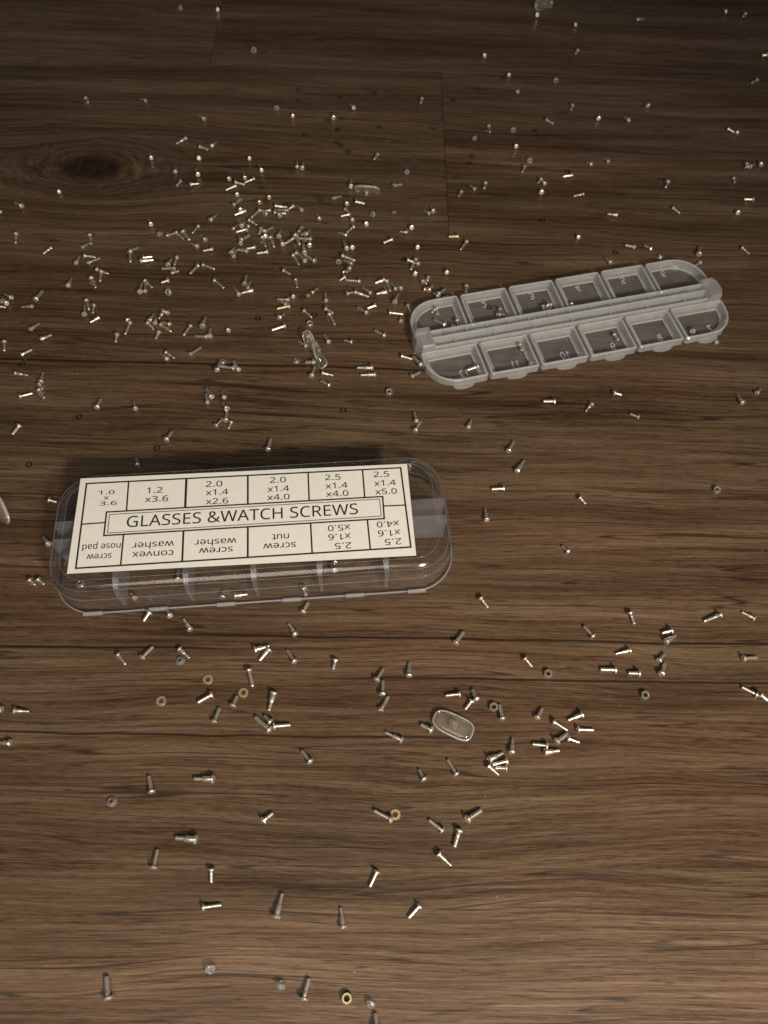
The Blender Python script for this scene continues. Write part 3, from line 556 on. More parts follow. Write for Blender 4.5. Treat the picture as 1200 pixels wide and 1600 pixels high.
(-73.80,279.09,-69.88,278.53,1.16,0.56,0.00,'cross','thread',0,'silver screw, head toward left, thirty-one percent across, eighteen percent down the photo'),
(-59.14,157.55,-61.26,160.27,1.19,0.59,0.00,'slot','thread',0,"silver screw, head toward lower right, fourth closest such to the label's word SCREWS"),
(-84.02,238.38,-87.67,240.55,1.20,0.55,0.00,'slot','shoulder',0,'silver screw, head toward lower right, twenty-six percent across, twenty-four percent down the photo'),
(67.08,129.00,68.93,127.00,0.98,0.56,0.00,'slot','plain',0,'silver screw, head toward upper left, closest such to the rightmost nut'),
(-107.50,46.22,-109.80,46.18,1.04,0.57,0.00,'cross','thread',0,"silver screw, head toward right, closest such to the label's lower left corner"),
(-115.08,196.63,-117.83,194.48,0.95,0.44,0.00,'cross','shoulder',0,'silver screw, head toward upper right, second closest such to the leftmost black ring'),
(7.54,177.56,10.30,179.87,1.01,0.56,0.00,'cross','plain',0,'silver screw, head toward lower left, closest such to lid twelve'),
(-14.94,99.34,-15.59,97.13,1.05,0.57,0.00,'cross','plain',0,"silver screw, head toward top, closest such to the label's word SCREWS"),
(-111.74,115.53,-109.45,115.25,1.15,0.58,0.00,'cross','thread',0,"silver screw, head toward left, closest such to the label's upper left corner"),
(-104.22,230.15,-101.09,231.47,1.13,0.58,0.00,'slot','thread',0,'silver screw, head toward left, nineteen percent across, twenty-five percent down the photo'),
(90.83,165.01,88.18,166.55,0.97,0.54,0.00,'slot','thread',0,'silver screw, head toward right, closest such to lid eight'),
(-42.58,237.99,-39.77,234.81,1.01,0.53,0.00,'slot','plain',0,'silver screw, head toward upper left, thirty-nine percent across, twenty-five percent down the photo'),
(-22.26,242.74,-24.14,247.43,1.16,0.54,0.00,'cross','shoulder',0,'silver screw, head toward lower right, forty-five percent across, twenty-four percent down the photo'),
(93.31,273.15,89.59,274.07,1.10,0.54,0.00,'slot','shoulder',0,'silver screw, head toward right, second closest such to lid five'),
(-66.48,159.86,-67.79,163.85,0.95,0.55,0.00,'cross','plain',0,'silver screw, head toward bottom, twenty-seven percent across, thirty-nine percent down the photo'),
(-14.66,96.15,-15.64,98.23,1.17,0.58,1.10,'cross','thread',0,"silver screw, head toward lower right, closest such to the label's word SCREWS"),
(-77.73,237.27,-81.27,236.44,1.04,0.56,0.00,'cross','plain',0,'silver screw, head toward right, fourth closest such to the dark wood knot'),
(-159.05,238.65,-158.12,234.16,1.19,0.55,0.00,'cross','shoulder',0,"silver screw, head toward top, closest such to the photo's top left corner"),
(-60.54,239.81,-63.99,238.98,1.08,0.63,0.00,'cross','plain',0,'silver screw, head toward right, thirty-three percent across, twenty-four percent down the photo'),
(-70.71,190.88,-71.25,194.98,1.17,0.62,0.00,'cross','plain',0,'silver screw, head toward bottom, twenty-seven percent across, thirty-three percent down the photo'),
(-90.74,201.54,-91.97,198.22,1.06,0.54,0.00,'cross','shoulder',0,'silver screw, head toward upper right, twenty-one percent across, thirty percent down the photo'),
(-64.45,255.48,-61.19,253.65,1.14,0.51,0.00,'cross','shoulder',0,'silver screw, head toward upper left, thirty-three percent across, twenty-two percent down the photo'),
(-66.64,282.39,-70.21,280.03,0.94,0.53,0.00,'cross','plain',0,'silver screw, head toward upper right, thirty-three percent across, seventeen percent down the photo'),
(28.58,155.95,29.72,159.62,0.95,0.49,0.00,'cross','shoulder',0,'silver screw, head toward bottom, closest such to lid twelve'),
(-51.96,258.57,-54.67,262.41,1.26,0.65,1.10,'slot','plain',0,'silver screw, head toward lower right, thirty-six percent across, twenty-one percent down the photo'),
(-85.63,250.08,-87.53,246.36,1.01,0.49,0.00,'slot','thread',0,'silver screw, head toward upper right, twenty-six percent across, twenty-two percent down the photo'),
(-20.08,271.29,-16.55,271.12,1.17,0.58,0.00,'cross','plain',0,'silver screw, head toward left, closest such to the T-shaped nose pad'),
(125.56,246.62,122.44,244.35,1.19,0.65,0.00,'cross','thread',0,'silver screw, head toward upper right, closest such to lid six'),
(-95.39,195.38,-92.74,192.81,0.99,0.43,0.00,'cross','shoulder',0,'silver screw, head toward upper left, nineteen percent across, thirty-two percent down the photo'),
(79.55,285.57,75.45,284.42,0.94,0.54,0.00,'cross','plain',1,'yellowish screw, head toward right, closest such to lid five'),
(-85.69,131.47,-86.90,134.36,1.13,0.63,0.00,'cross','thread',0,"silver screw, head toward bottom, closest such to the label's upper left corner"),
(-143.14,232.34,-145.51,229.37,0.93,0.54,0.00,'cross','plain',0,'silver screw, head toward upper right, closest such to the dark wood knot'),
(-19.91,217.21,-16.96,218.91,1.07,0.54,0.00,'slot','plain',0,'silver screw, head toward left, second closest such to the crumpled clear nose pads'),
(-110.20,86.57,-108.34,85.21,1.04,0.53,0.00,'cross','thread',0,'silver screw, head toward upper left, closest such to mid left edge of the photo'),
(-23.19,250.52,-26.88,252.45,0.96,0.49,0.00,'cross','shoulder',0,'silver screw, head toward right, second closest such to the T-shaped nose pad'),
(83.29,175.28,86.08,174.98,1.10,0.54,0.00,'cross','thread',0,'silver screw, head toward left, closest such to lid nine'),
(-130.57,212.45,-130.51,216.66,1.19,0.59,0.00,'cross','shoulder',0,'silver screw, head toward lower left, fourth closest such to the dark wood knot'),
(-8.75,211.56,-11.64,210.35,1.05,0.60,0.00,'slot','thread',0,'silver screw, head toward right, third closest such to lid one'),
(-107.61,86.91,-105.72,85.60,1.02,0.53,0.00,'slot','thread',0,"silver screw, head toward upper left, closest such to the label's lower left corner"),
(-105.81,188.34,-105.79,185.25,1.20,0.64,0.00,'slot','plain',0,"silver screw, head toward top, closest such to the label's upper left corner"),
(-56.88,262.77,-60.76,262.59,0.94,0.45,0.00,'slot','shoulder',0,'silver screw, head toward right, thirty-five percent across, twenty-one percent down the photo'),
(-129.02,240.89,-127.45,236.44,1.01,0.49,0.00,'cross','shoulder',0,'silver screw, head toward top, closest such to the dark wood knot'),
(-151.95,201.27,-155.05,204.79,1.10,0.52,0.00,'slot','shoulder',0,'silver screw, head toward lower right, second closest such to the leftmost black ring'),
(-93.49,301.62,-89.71,300.55,1.13,0.60,0.00,'cross','plain',0,"silver screw, head toward left, closest such to the photo's top left corner"),
(24.04,204.97,24.69,201.70,1.11,0.60,1.15,'cross','thread',0,'silver screw, head toward top, closest such to lid one'),
(75.18,297.73,71.38,297.10,1.09,0.60,0.00,'cross','thread',0,'silver screw, head toward right, third closest such to lid five'),
(-49.17,85.11,-49.15,87.41,1.02,0.53,0.00,'slot','thread',0,"silver screw, head toward bottom, closest such to the label's word nut"),
(-93.77,245.66,-90.66,242.87,0.96,0.42,0.00,'cross','shoulder',0,'silver screw, head toward upper left, second closest such to the dark wood knot'),
(-23.33,281.17,-23.85,286.75,1.21,0.53,0.00,'cross','shoulder',0,'silver screw, head toward bottom, closest such to the T-shaped nose pad'),
(-91.71,155.21,-93.20,158.60,1.01,0.52,0.00,'cross','thread',0,"silver screw, head toward bottom, second closest such to the label's upper left corner"),
(-90.42,190.91,-91.12,188.01,1.13,0.63,0.00,'cross','plain',0,'silver screw, head toward upper right, fourth closest such to the leftmost black ring'),
(-81.02,254.56,-79.15,258.38,1.11,0.58,0.00,'slot','shoulder',0,'silver screw, head toward lower left, twenty-seven percent across, twenty-one percent down the photo'),
(-89.05,201.40,-92.11,203.77,1.04,0.51,0.00,'slot','shoulder',0,'silver screw, head toward lower right, twenty-two percent across, thirty-one percent down the photo'),
(-64.47,77.90,-65.85,79.74,1.04,0.53,0.00,'cross','thread',0,"silver screw, head toward lower right, second closest such to the label's word convex"),
(16.58,219.36,19.28,222.35,0.98,0.52,1.10,'slot','plain',0,'silver screw, head toward lower left, second closest such to lid one'),
(-161.81,256.02,-165.70,258.50,1.18,0.65,0.00,'cross','thread',0,'silver screw, head toward lower right, second closest such to the dark wood knot'),
(-130.64,224.98,-130.45,229.38,1.11,0.60,0.00,'cross','plain',0,'silver screw, head toward lower left, third closest such to the dark wood knot'),
(-95.03,197.05,-94.32,200.80,1.04,0.49,0.00,'cross','shoulder',0,'silver screw, head toward lower left, twenty percent across, thirty-one percent down the photo'),
(155.73,288.82,152.19,289.30,1.06,0.55,0.00,'slot','thread',0,"silver screw, head toward right, second closest such to the photo's top right corner"),
(-28.14,212.94,-28.93,217.42,0.96,0.55,0.00,'cross','plain',0,'silver screw, head toward bottom, second closest such to the crumpled clear nose pads'),
(-93.20,276.13,-90.05,277.61,1.07,0.52,0.00,'slot','plain',0,"silver screw, head toward left, second closest such to the photo's top left corner"),
(-46.54,227.53,-43.81,226.16,1.06,0.61,0.00,'cross','thread',0,'silver screw, head toward upper left, fourth closest such to the crumpled clear nose pads'),
(145.76,257.22,148.22,254.65,0.99,0.50,0.00,'cross','plain',0,'silver screw, head toward upper left, second closest such to lid seven'),
(-151.04,204.28,-154.44,206.27,1.07,0.54,0.00,'cross','shoulder',0,'silver screw, head toward lower right, third closest such to the leftmost black ring'),
(-92.28,218.10,-94.77,217.19,1.19,0.67,0.00,'slot','thread',0,'silver screw, head toward right, third closest such to the dark wood knot'),
(-95.20,321.95,-99.07,325.40,1.14,0.54,0.00,'slot','shoulder',0,"silver screw, head toward lower right, third closest such to the photo's top left corner"),
(-20.52,255.43,-22.94,252.79,1.02,0.50,0.00,'cross','plain',0,'silver screw, head toward upper right, second closest such to the T-shaped nose pad'),
(119.13,279.77,121.92,277.43,1.01,0.49,0.00,'slot','plain',0,'silver screw, head toward upper left, closest such to lid six'),
(-81.34,242.61,-84.18,245.65,1.12,0.57,0.00,'slot','plain',0,'silver screw, head toward lower right, twenty-seven percent across, twenty-three percent down the photo'),
(-118.11,202.65,-117.89,199.15,0.98,0.50,0.00,'slot','plain',0,'silver screw, head toward top, third closest such to the leftmost black ring'),
(-130.30,234.07,-128.45,237.30,0.95,0.44,0.00,'cross','shoulder',0,'silver screw, head toward lower left, closest such to the dark wood knot'),
(-16.64,192.48,-19.47,193.36,0.93,0.45,0.00,'slot','thread',0,'silver screw, head toward right, second closest such to the crumpled clear nose pads'),
(-90.97,230.98,-91.47,227.59,1.10,0.53,0.00,'cross','plain',0,'silver screw, head toward top, twenty-three percent across, twenty-five percent down the photo'),
(-41.32,222.81,-40.37,219.13,0.94,0.42,0.00,'cross','shoulder',0,'silver screw, head toward top, closest such to the crumpled clear nose pads'),
(87.99,243.86,86.18,246.76,1.17,0.56,0.00,'slot','shoulder',0,'silver screw, head toward lower right, closest such to lid five'),
(-45.31,202.36,-43.77,204.82,1.19,0.59,0.00,'cross','thread',0,'silver screw, head toward lower left, closest such to the crumpled clear nose pads'),
(-66.39,241.94,-67.84,246.31,1.11,0.64,0.00,'cross','thread',0,'silver screw, head toward bottom, thirty-one percent across, twenty-four percent down the photo'),
(126.17,251.96,127.33,256.53,1.25,0.68,0.00,'slot','plain',0,'silver screw, head toward bottom, closest such to lid six'),
(-30.21,273.01,-27.04,275.13,0.97,0.48,0.00,'cross','shoulder',0,'silver screw, head toward left, third closest such to the T-shaped nose pad'),
(-4.02,283.45,-0.94,285.10,1.16,0.66,0.00,'cross','thread',0,'silver screw, head toward left, closest such to the plank end joint'),
(-49.00,242.92,-50.76,247.03,1.09,0.53,0.00,'cross','shoulder',0,'silver screw, head toward lower right, thirty-seven percent across, twenty-four percent down the photo'),
(-110.27,233.87,-107.96,236.16,1.00,0.58,0.00,'cross','thread',1,'yellowish screw, head toward left, closest such to the dark wood knot'),
(-56.57,151.36,-57.18,148.98,0.98,0.53,0.00,'cross','thread',0,"silver screw, head toward upper right, closest such to the label's word SCREWS"),
(105.97,253.34,103.67,255.83,1.06,0.58,0.00,'cross','plain',0,'silver screw, head toward lower right, closest such to lid six'),
(-76.48,83.01,-78.10,84.64,0.97,0.52,0.00,'cross','plain',0,"silver screw, head toward lower right, closest such to the label's word convex"),
(-23.34,263.03,-26.43,262.28,1.02,0.52,0.00,'cross','thread',0,'silver screw, head toward right, closest such to the T-shaped nose pad'),
(1.29,221.99,-0.99,224.68,1.02,0.47,0.00,'cross','shoulder',0,'silver screw, head toward lower right, fifty-two percent across, twenty-nine percent down the photo'),
(-33.99,216.81,-31.98,219.76,0.97,0.52,0.00,'cross','thread',1,'yellowish screw, head toward lower left, closest such to the crumpled clear nose pads'),
(-33.27,193.18,-34.90,195.90,1.13,0.59,0.00,'slot','plain',0,'silver screw, head toward lower right, second closest such to the crumpled clear nose pads'),
(-20.41,230.39,-22.94,229.22,1.06,0.52,0.00,'cross','plain',0,'silver screw, head toward right, forty-five percent across, twenty-six percent down the photo'),
(-100.03,212.10,-101.04,216.49,0.94,0.51,0.00,'cross','thread',0,'silver screw, head toward bottom, nineteen percent across, twenty-eight percent down the photo'),
(-70.75,250.30,-68.86,253.99,0.93,0.47,0.00,'cross','thread',0,'silver screw, head toward lower left, thirty percent across, twenty-two percent down the photo'),
(-43.27,264.31,-46.20,267.63,0.96,0.47,0.00,'slot','shoulder',0,'silver screw, head toward lower right, thirty-nine percent across, twenty percent down the photo'),
(-105.48,249.89,-107.58,254.11,1.11,0.52,0.00,'slot','shoulder',0,'silver screw, head toward lower right, third closest such to the dark wood knot'),
(12.45,220.81,14.11,223.81,1.15,0.64,1.10,'cross','plain',0,'silver screw, head toward lower left, closest such to the plank end joint'),
(-60.86,162.61,-62.43,165.31,1.00,0.50,0.00,'cross','thread',0,'silver screw, head toward lower right, twenty-nine percent across, thirty-nine percent down the photo'),
]
SMALL = [
(-96.82,243.93,-94.58,246.05,1.07,0.52,0.00,'slot','thread',0),
(-93.80,227.09,-93.22,230.61,1.17,0.61,0.00,'slot','plain',0),
(-67.05,253.13,-69.85,255.88,1.08,0.61,0.00,'slot','thread',0),
(85.58,202.87,86.86,200.49,1.02,0.54,1.15,'slot','thread',0),
(40.46,209.66,42.79,210.54,1.17,0.67,1.15,'cross','thread',0),
(-59.78,217.00,-59.55,220.96,0.99,0.50,0.00,'cross','plain',0),
(12.13,228.73,11.47,225.37,0.96,0.43,0.00,'cross','shoulder',0),
(2.23,254.53,-0.76,255.05,0.98,0.50,0.00,'cross','plain',0),
(15.56,210.93,13.87,208.97,1.06,0.51,1.15,'cross','plain',0),
(-51.03,247.32,-50.90,251.27,1.19,0.65,0.00,'cross','plain',0),
(16.28,218.84,14.47,220.97,1.16,0.58,0.00,'cross','thread',0),
(-92.73,195.87,-93.43,199.48,1.01,0.48,0.00,'cross','shoulder',0),
(66.23,336.76,69.22,334.81,1.09,0.57,0.00,'slot','plain',0),
(48.32,194.76,49.12,192.35,1.03,0.53,1.15,'cross','thread',0),
(-0.87,221.60,-2.56,224.91,0.94,0.53,0.00,'cross','plain',0),
(-91.40,282.93,-93.22,287.36,1.17,0.62,0.00,'cross','thread',0),
(-69.50,236.12,-68.68,239.78,1.04,0.50,0.00,'slot','shoulder',0),
(-24.53,266.23,-22.24,263.69,0.94,0.51,0.00,'slot','plain',0),
(27.75,224.96,27.62,222.06,1.06,0.60,0.00,'cross','thread',0),
(-91.16,222.81,-88.96,224.43,0.96,0.54,0.00,'cross','thread',0),
(-128.38,163.01,-126.98,161.18,1.07,0.53,0.00,'cross','plain',0),
(11.10,221.92,13.34,221.42,1.07,0.54,0.00,'cross','plain',0),
(52.04,186.01,51.11,183.91,1.05,0.58,1.15,'cross','plain',0),
(-21.99,225.86,-23.79,224.44,1.10,0.57,0.00,'slot','thread',0),
(11.56,266.95,9.08,269.32,1.00,0.57,0.00,'cross','thread',0),
(59.66,215.10,59.08,212.87,1.19,0.68,1.15,'cross','thread',0),
(-154.06,199.31,-151.77,199.43,0.96,0.55,0.00,'slot','plain',0),
(-20.21,229.83,-21.25,227.63,1.11,0.61,1.10,'slot','thread',0),
(60.86,215.19,60.33,212.96,1.16,0.62,2.25,'slot','thread',0),
(-68.15,234.16,-67.99,237.96,0.99,0.55,0.00,'cross','plain',0),
(-88.54,302.73,-86.98,306.00,1.16,0.60,0.00,'cross','shoulder',0),
(-59.11,250.63,-59.68,248.02,1.13,0.56,0.00,'cross','plain',0),
(-39.95,249.44,-38.73,252.11,1.20,0.69,0.00,'cross','thread',0),
(153.43,338.42,156.26,336.80,1.02,0.53,0.00,'slot','thread',0),
(-63.92,288.42,-65.62,292.56,1.06,0.55,0.00,'cross','thread',0),
(125.91,203.56,125.79,206.68,0.97,0.55,0.00,'cross','thread',0),
(54.22,301.66,52.95,298.16,1.01,0.51,0.00,'cross','plain',0),
(2.06,204.65,2.06,207.92,0.94,0.47,0.00,'cross','thread',0),
(-47.33,266.06,-49.10,264.59,1.14,0.56,0.00,'slot','plain',0),
(3.72,236.76,5.98,236.32,0.97,0.53,1.10,'slot','thread',0),
(-12.97,303.64,-14.43,300.73,1.06,0.60,0.00,'slot','thread',0),
(118.67,296.65,117.47,293.52,1.16,0.61,0.00,'slot','thread',0),
(58.20,215.53,58.40,212.99,0.94,0.52,1.15,'slot','plain',0),
(-21.14,260.03,-22.65,263.26,1.03,0.52,0.00,'slot','thread',0),
(31.35,284.64,29.28,287.46,0.95,0.51,0.00,'slot','plain',0),
(38.28,329.28,38.85,325.46,1.03,0.56,0.00,'slot','plain',0),
(-64.65,251.54,-65.02,249.27,1.17,0.66,0.00,'cross','thread',0),
(119.58,428.51,123.57,430.11,1.04,0.56,0.00,'slot','plain',0),
(4.51,212.64,5.40,210.52,0.94,0.46,0.00,'cross','plain',0),
(36.17,288.27,35.53,285.44,1.14,0.57,0.00,'cross','thread',0),
(-98.21,277.69,-99.51,275.14,0.98,0.49,0.00,'cross','plain',0),
(10.11,226.41,8.67,228.35,1.08,0.61,0.00,'slot','plain',0),
(41.05,212.54,41.46,210.28,0.94,0.47,1.15,'slot','thread',0),
(25.39,281.83,24.13,279.28,1.03,0.53,0.00,'cross','thread',0),
(-70.54,282.71,-71.92,286.73,1.00,0.48,0.00,'cross','shoulder',0),
(137.36,179.70,139.30,181.90,0.95,0.49,0.00,'slot','plain',0),
(-48.44,292.30,-48.91,296.78,0.96,0.48,0.00,'cross','thread',0),
(7.75,235.11,6.08,236.70,1.08,0.55,1.10,'cross','thread',0),
(-169.55,251.66,-171.69,250.81,1.01,0.58,0.00,'cross','thread',0),
(-26.33,337.19,-28.50,340.09,1.18,0.65,0.00,'cross','plain',0),
(-46.05,291.47,-46.07,295.18,1.18,0.66,0.00,'cross','thread',0),
(105.71,340.64,103.88,343.53,1.08,0.57,0.00,'cross','plain',0),
(84.86,306.29,83.05,308.03,1.18,0.65,0.00,'slot','plain',0),
(-64.20,194.36,-65.60,196.19,1.06,0.54,0.00,'cross','thread',0),
(93.00,309.16,91.30,311.98,1.01,0.49,0.00,'slot','thread',0),
(-124.99,333.01,-128.15,334.99,1.00,0.50,0.00,'slot','thread',0),
(13.35,268.65,12.20,271.65,1.06,0.53,0.00,'slot','plain',0),
(174.43,379.62,171.70,377.84,1.14,0.55,0.00,'slot','thread',0),
(44.01,207.91,43.28,210.09,1.02,0.58,1.15,'slot','plain',0),
(-103.31,196.11,-104.77,197.88,1.09,0.55,0.00,'cross','thread',0),
(-35.32,259.73,-36.83,262.64,0.96,0.54,0.00,'cross','plain',0),
(-42.81,250.89,-41.41,249.07,0.95,0.52,0.00,'slot','thread',0),
(158.72,311.41,161.32,313.99,1.17,0.63,0.00,'cross','plain',0),
(116.60,207.34,118.00,209.16,1.18,0.68,1.15,'cross','plain',0),
(61.17,293.29,59.75,291.48,1.13,0.57,0.00,'cross','thread',0),
(-114.04,292.33,-115.67,296.11,1.01,0.50,0.00,'slot','thread',0),
(22.61,202.16,21.77,204.30,0.96,0.46,1.15,'slot','thread',0),
(19.12,217.86,20.33,220.07,0.94,0.51,0.00,'cross','thread',0),
(6.74,230.44,6.57,232.73,1.14,0.57,0.00,'cross','thread',0),
(-37.79,243.06,-38.27,245.44,1.14,0.56,0.00,'cross','plain',0),
(4.31,257.38,3.86,259.78,1.18,0.63,0.00,'slot','plain',0),
(69.65,217.67,69.44,219.96,1.02,0.51,1.15,'slot','plain',0),
(-19.95,243.31,-20.71,245.48,1.13,0.62,0.00,'slot','plain',0),
(-41.35,213.91,-41.80,216.17,1.02,0.56,0.00,'cross','plain',0),
(-67.16,250.93,-66.91,253.22,1.16,0.56,1.10,'cross','thread',0),
(-152.95,331.54,-151.45,329.02,1.06,0.57,0.00,'cross','thread',0),
(-56.62,246.83,-57.66,248.88,1.13,0.61,0.00,'cross','plain',0),
(184.14,402.46,181.85,402.66,1.19,0.66,0.00,'cross','thread',0),
(-103.64,413.39,-105.22,418.77,1.07,0.48,0.00,'slot','shoulder',0),
(19.71,232.40,19.41,234.69,1.05,0.51,0.00,'slot','plain',0),
(-15.02,257.88,-15.80,260.04,1.13,0.59,0.00,'slot','plain',0),
(7.24,245.89,6.82,248.21,1.08,0.56,0.00,'cross','plain',0),
(-101.63,283.87,-101.85,286.99,1.07,0.61,0.00,'cross','thread',0),
(79.22,349.16,78.40,346.34,1.06,0.52,0.00,'cross','plain',0),
(149.77,302.27,149.88,299.97,1.03,0.58,0.00,'cross','plain',0),
(61.11,285.08,61.12,287.58,1.20,0.69,0.00,'cross','plain',0),
(164.16,313.50,163.99,316.36,1.15,0.60,0.00,'cross','thread',0),
(91.14,340.52,91.77,344.16,1.14,0.63,0.00,'cross','plain',0),
(157.47,312.87,156.71,310.70,1.09,0.55,0.00,'cross','plain',0),
(75.57,257.92,75.30,260.20,1.05,0.56,0.00,'cross','thread',0),
(-69.41,261.81,-70.17,263.98,1.13,0.60,0.00,'cross','thread',0),
(6.04,347.10,5.53,344.64,1.04,0.60,0.00,'cross','plain',0),
(37.00,386.29,36.01,389.70,1.16,0.63,0.00,'slot','thread',0),
(62.88,291.22,61.99,293.35,1.05,0.54,0.00,'cross','plain',0),
(-61.90,267.35,-63.03,269.36,1.05,0.56,0.00,'slot','thread',1),
(169.33,441.42,168.70,445.70,1.09,0.49,0.00,'cross','shoulder',0),
(-35.19,328.64,-35.66,331.63,1.15,0.61,0.00,'slot','plain',1),
(-24.27,269.92,-25.18,272.03,1.01,0.50,0.00,'cross','plain',0),
(-92.85,293.88,-93.93,296.02,1.15,0.56,0.00,'slot','thread',0),
(-72.26,271.35,-73.09,273.49,1.07,0.55,0.00,'cross','plain',0),
(147.49,279.51,147.68,281.85,1.12,0.54,0.00,'slot','thread',0),
(52.94,357.78,51.60,359.65,1.10,0.56,0.00,'cross','plain',0),
(-77.25,281.32,-78.37,283.33,1.06,0.51,0.00,'cross','plain',0),
(116.41,353.19,117.96,356.35,1.04,0.50,0.00,'cross','thread',0),
(84.90,395.45,83.79,393.44,1.11,0.61,0.00,'cross','thread',0),
(-58.26,270.97,-59.02,273.14,1.01,0.51,0.00,'cross','plain',1),
(-54.43,328.37,-55.22,331.50,0.97,0.50,0.00,'cross','thread',1),
(50.79,315.84,50.60,318.34,1.09,0.62,0.00,'cross','plain',0),
(-148.62,266.39,-150.07,268.59,0.94,0.54,0.00,'cross','thread',0),
(65.62,426.91,65.30,430.74,1.17,0.56,0.00,'cross','thread',0),
(157.35,336.31,157.17,339.15,0.93,0.47,0.00,'cross','thread',0),
(179.40,439.81,177.99,437.99,1.11,0.63,0.00,'slot','thread',0),
(-70.37,295.99,-71.19,298.17,0.96,0.49,0.00,'slot','thread',0),
(49.01,371.28,48.50,373.69,1.04,0.57,0.00,'cross','thread',0),
(85.72,419.75,85.44,422.49,0.99,0.55,0.00,'cross','plain',0),
]
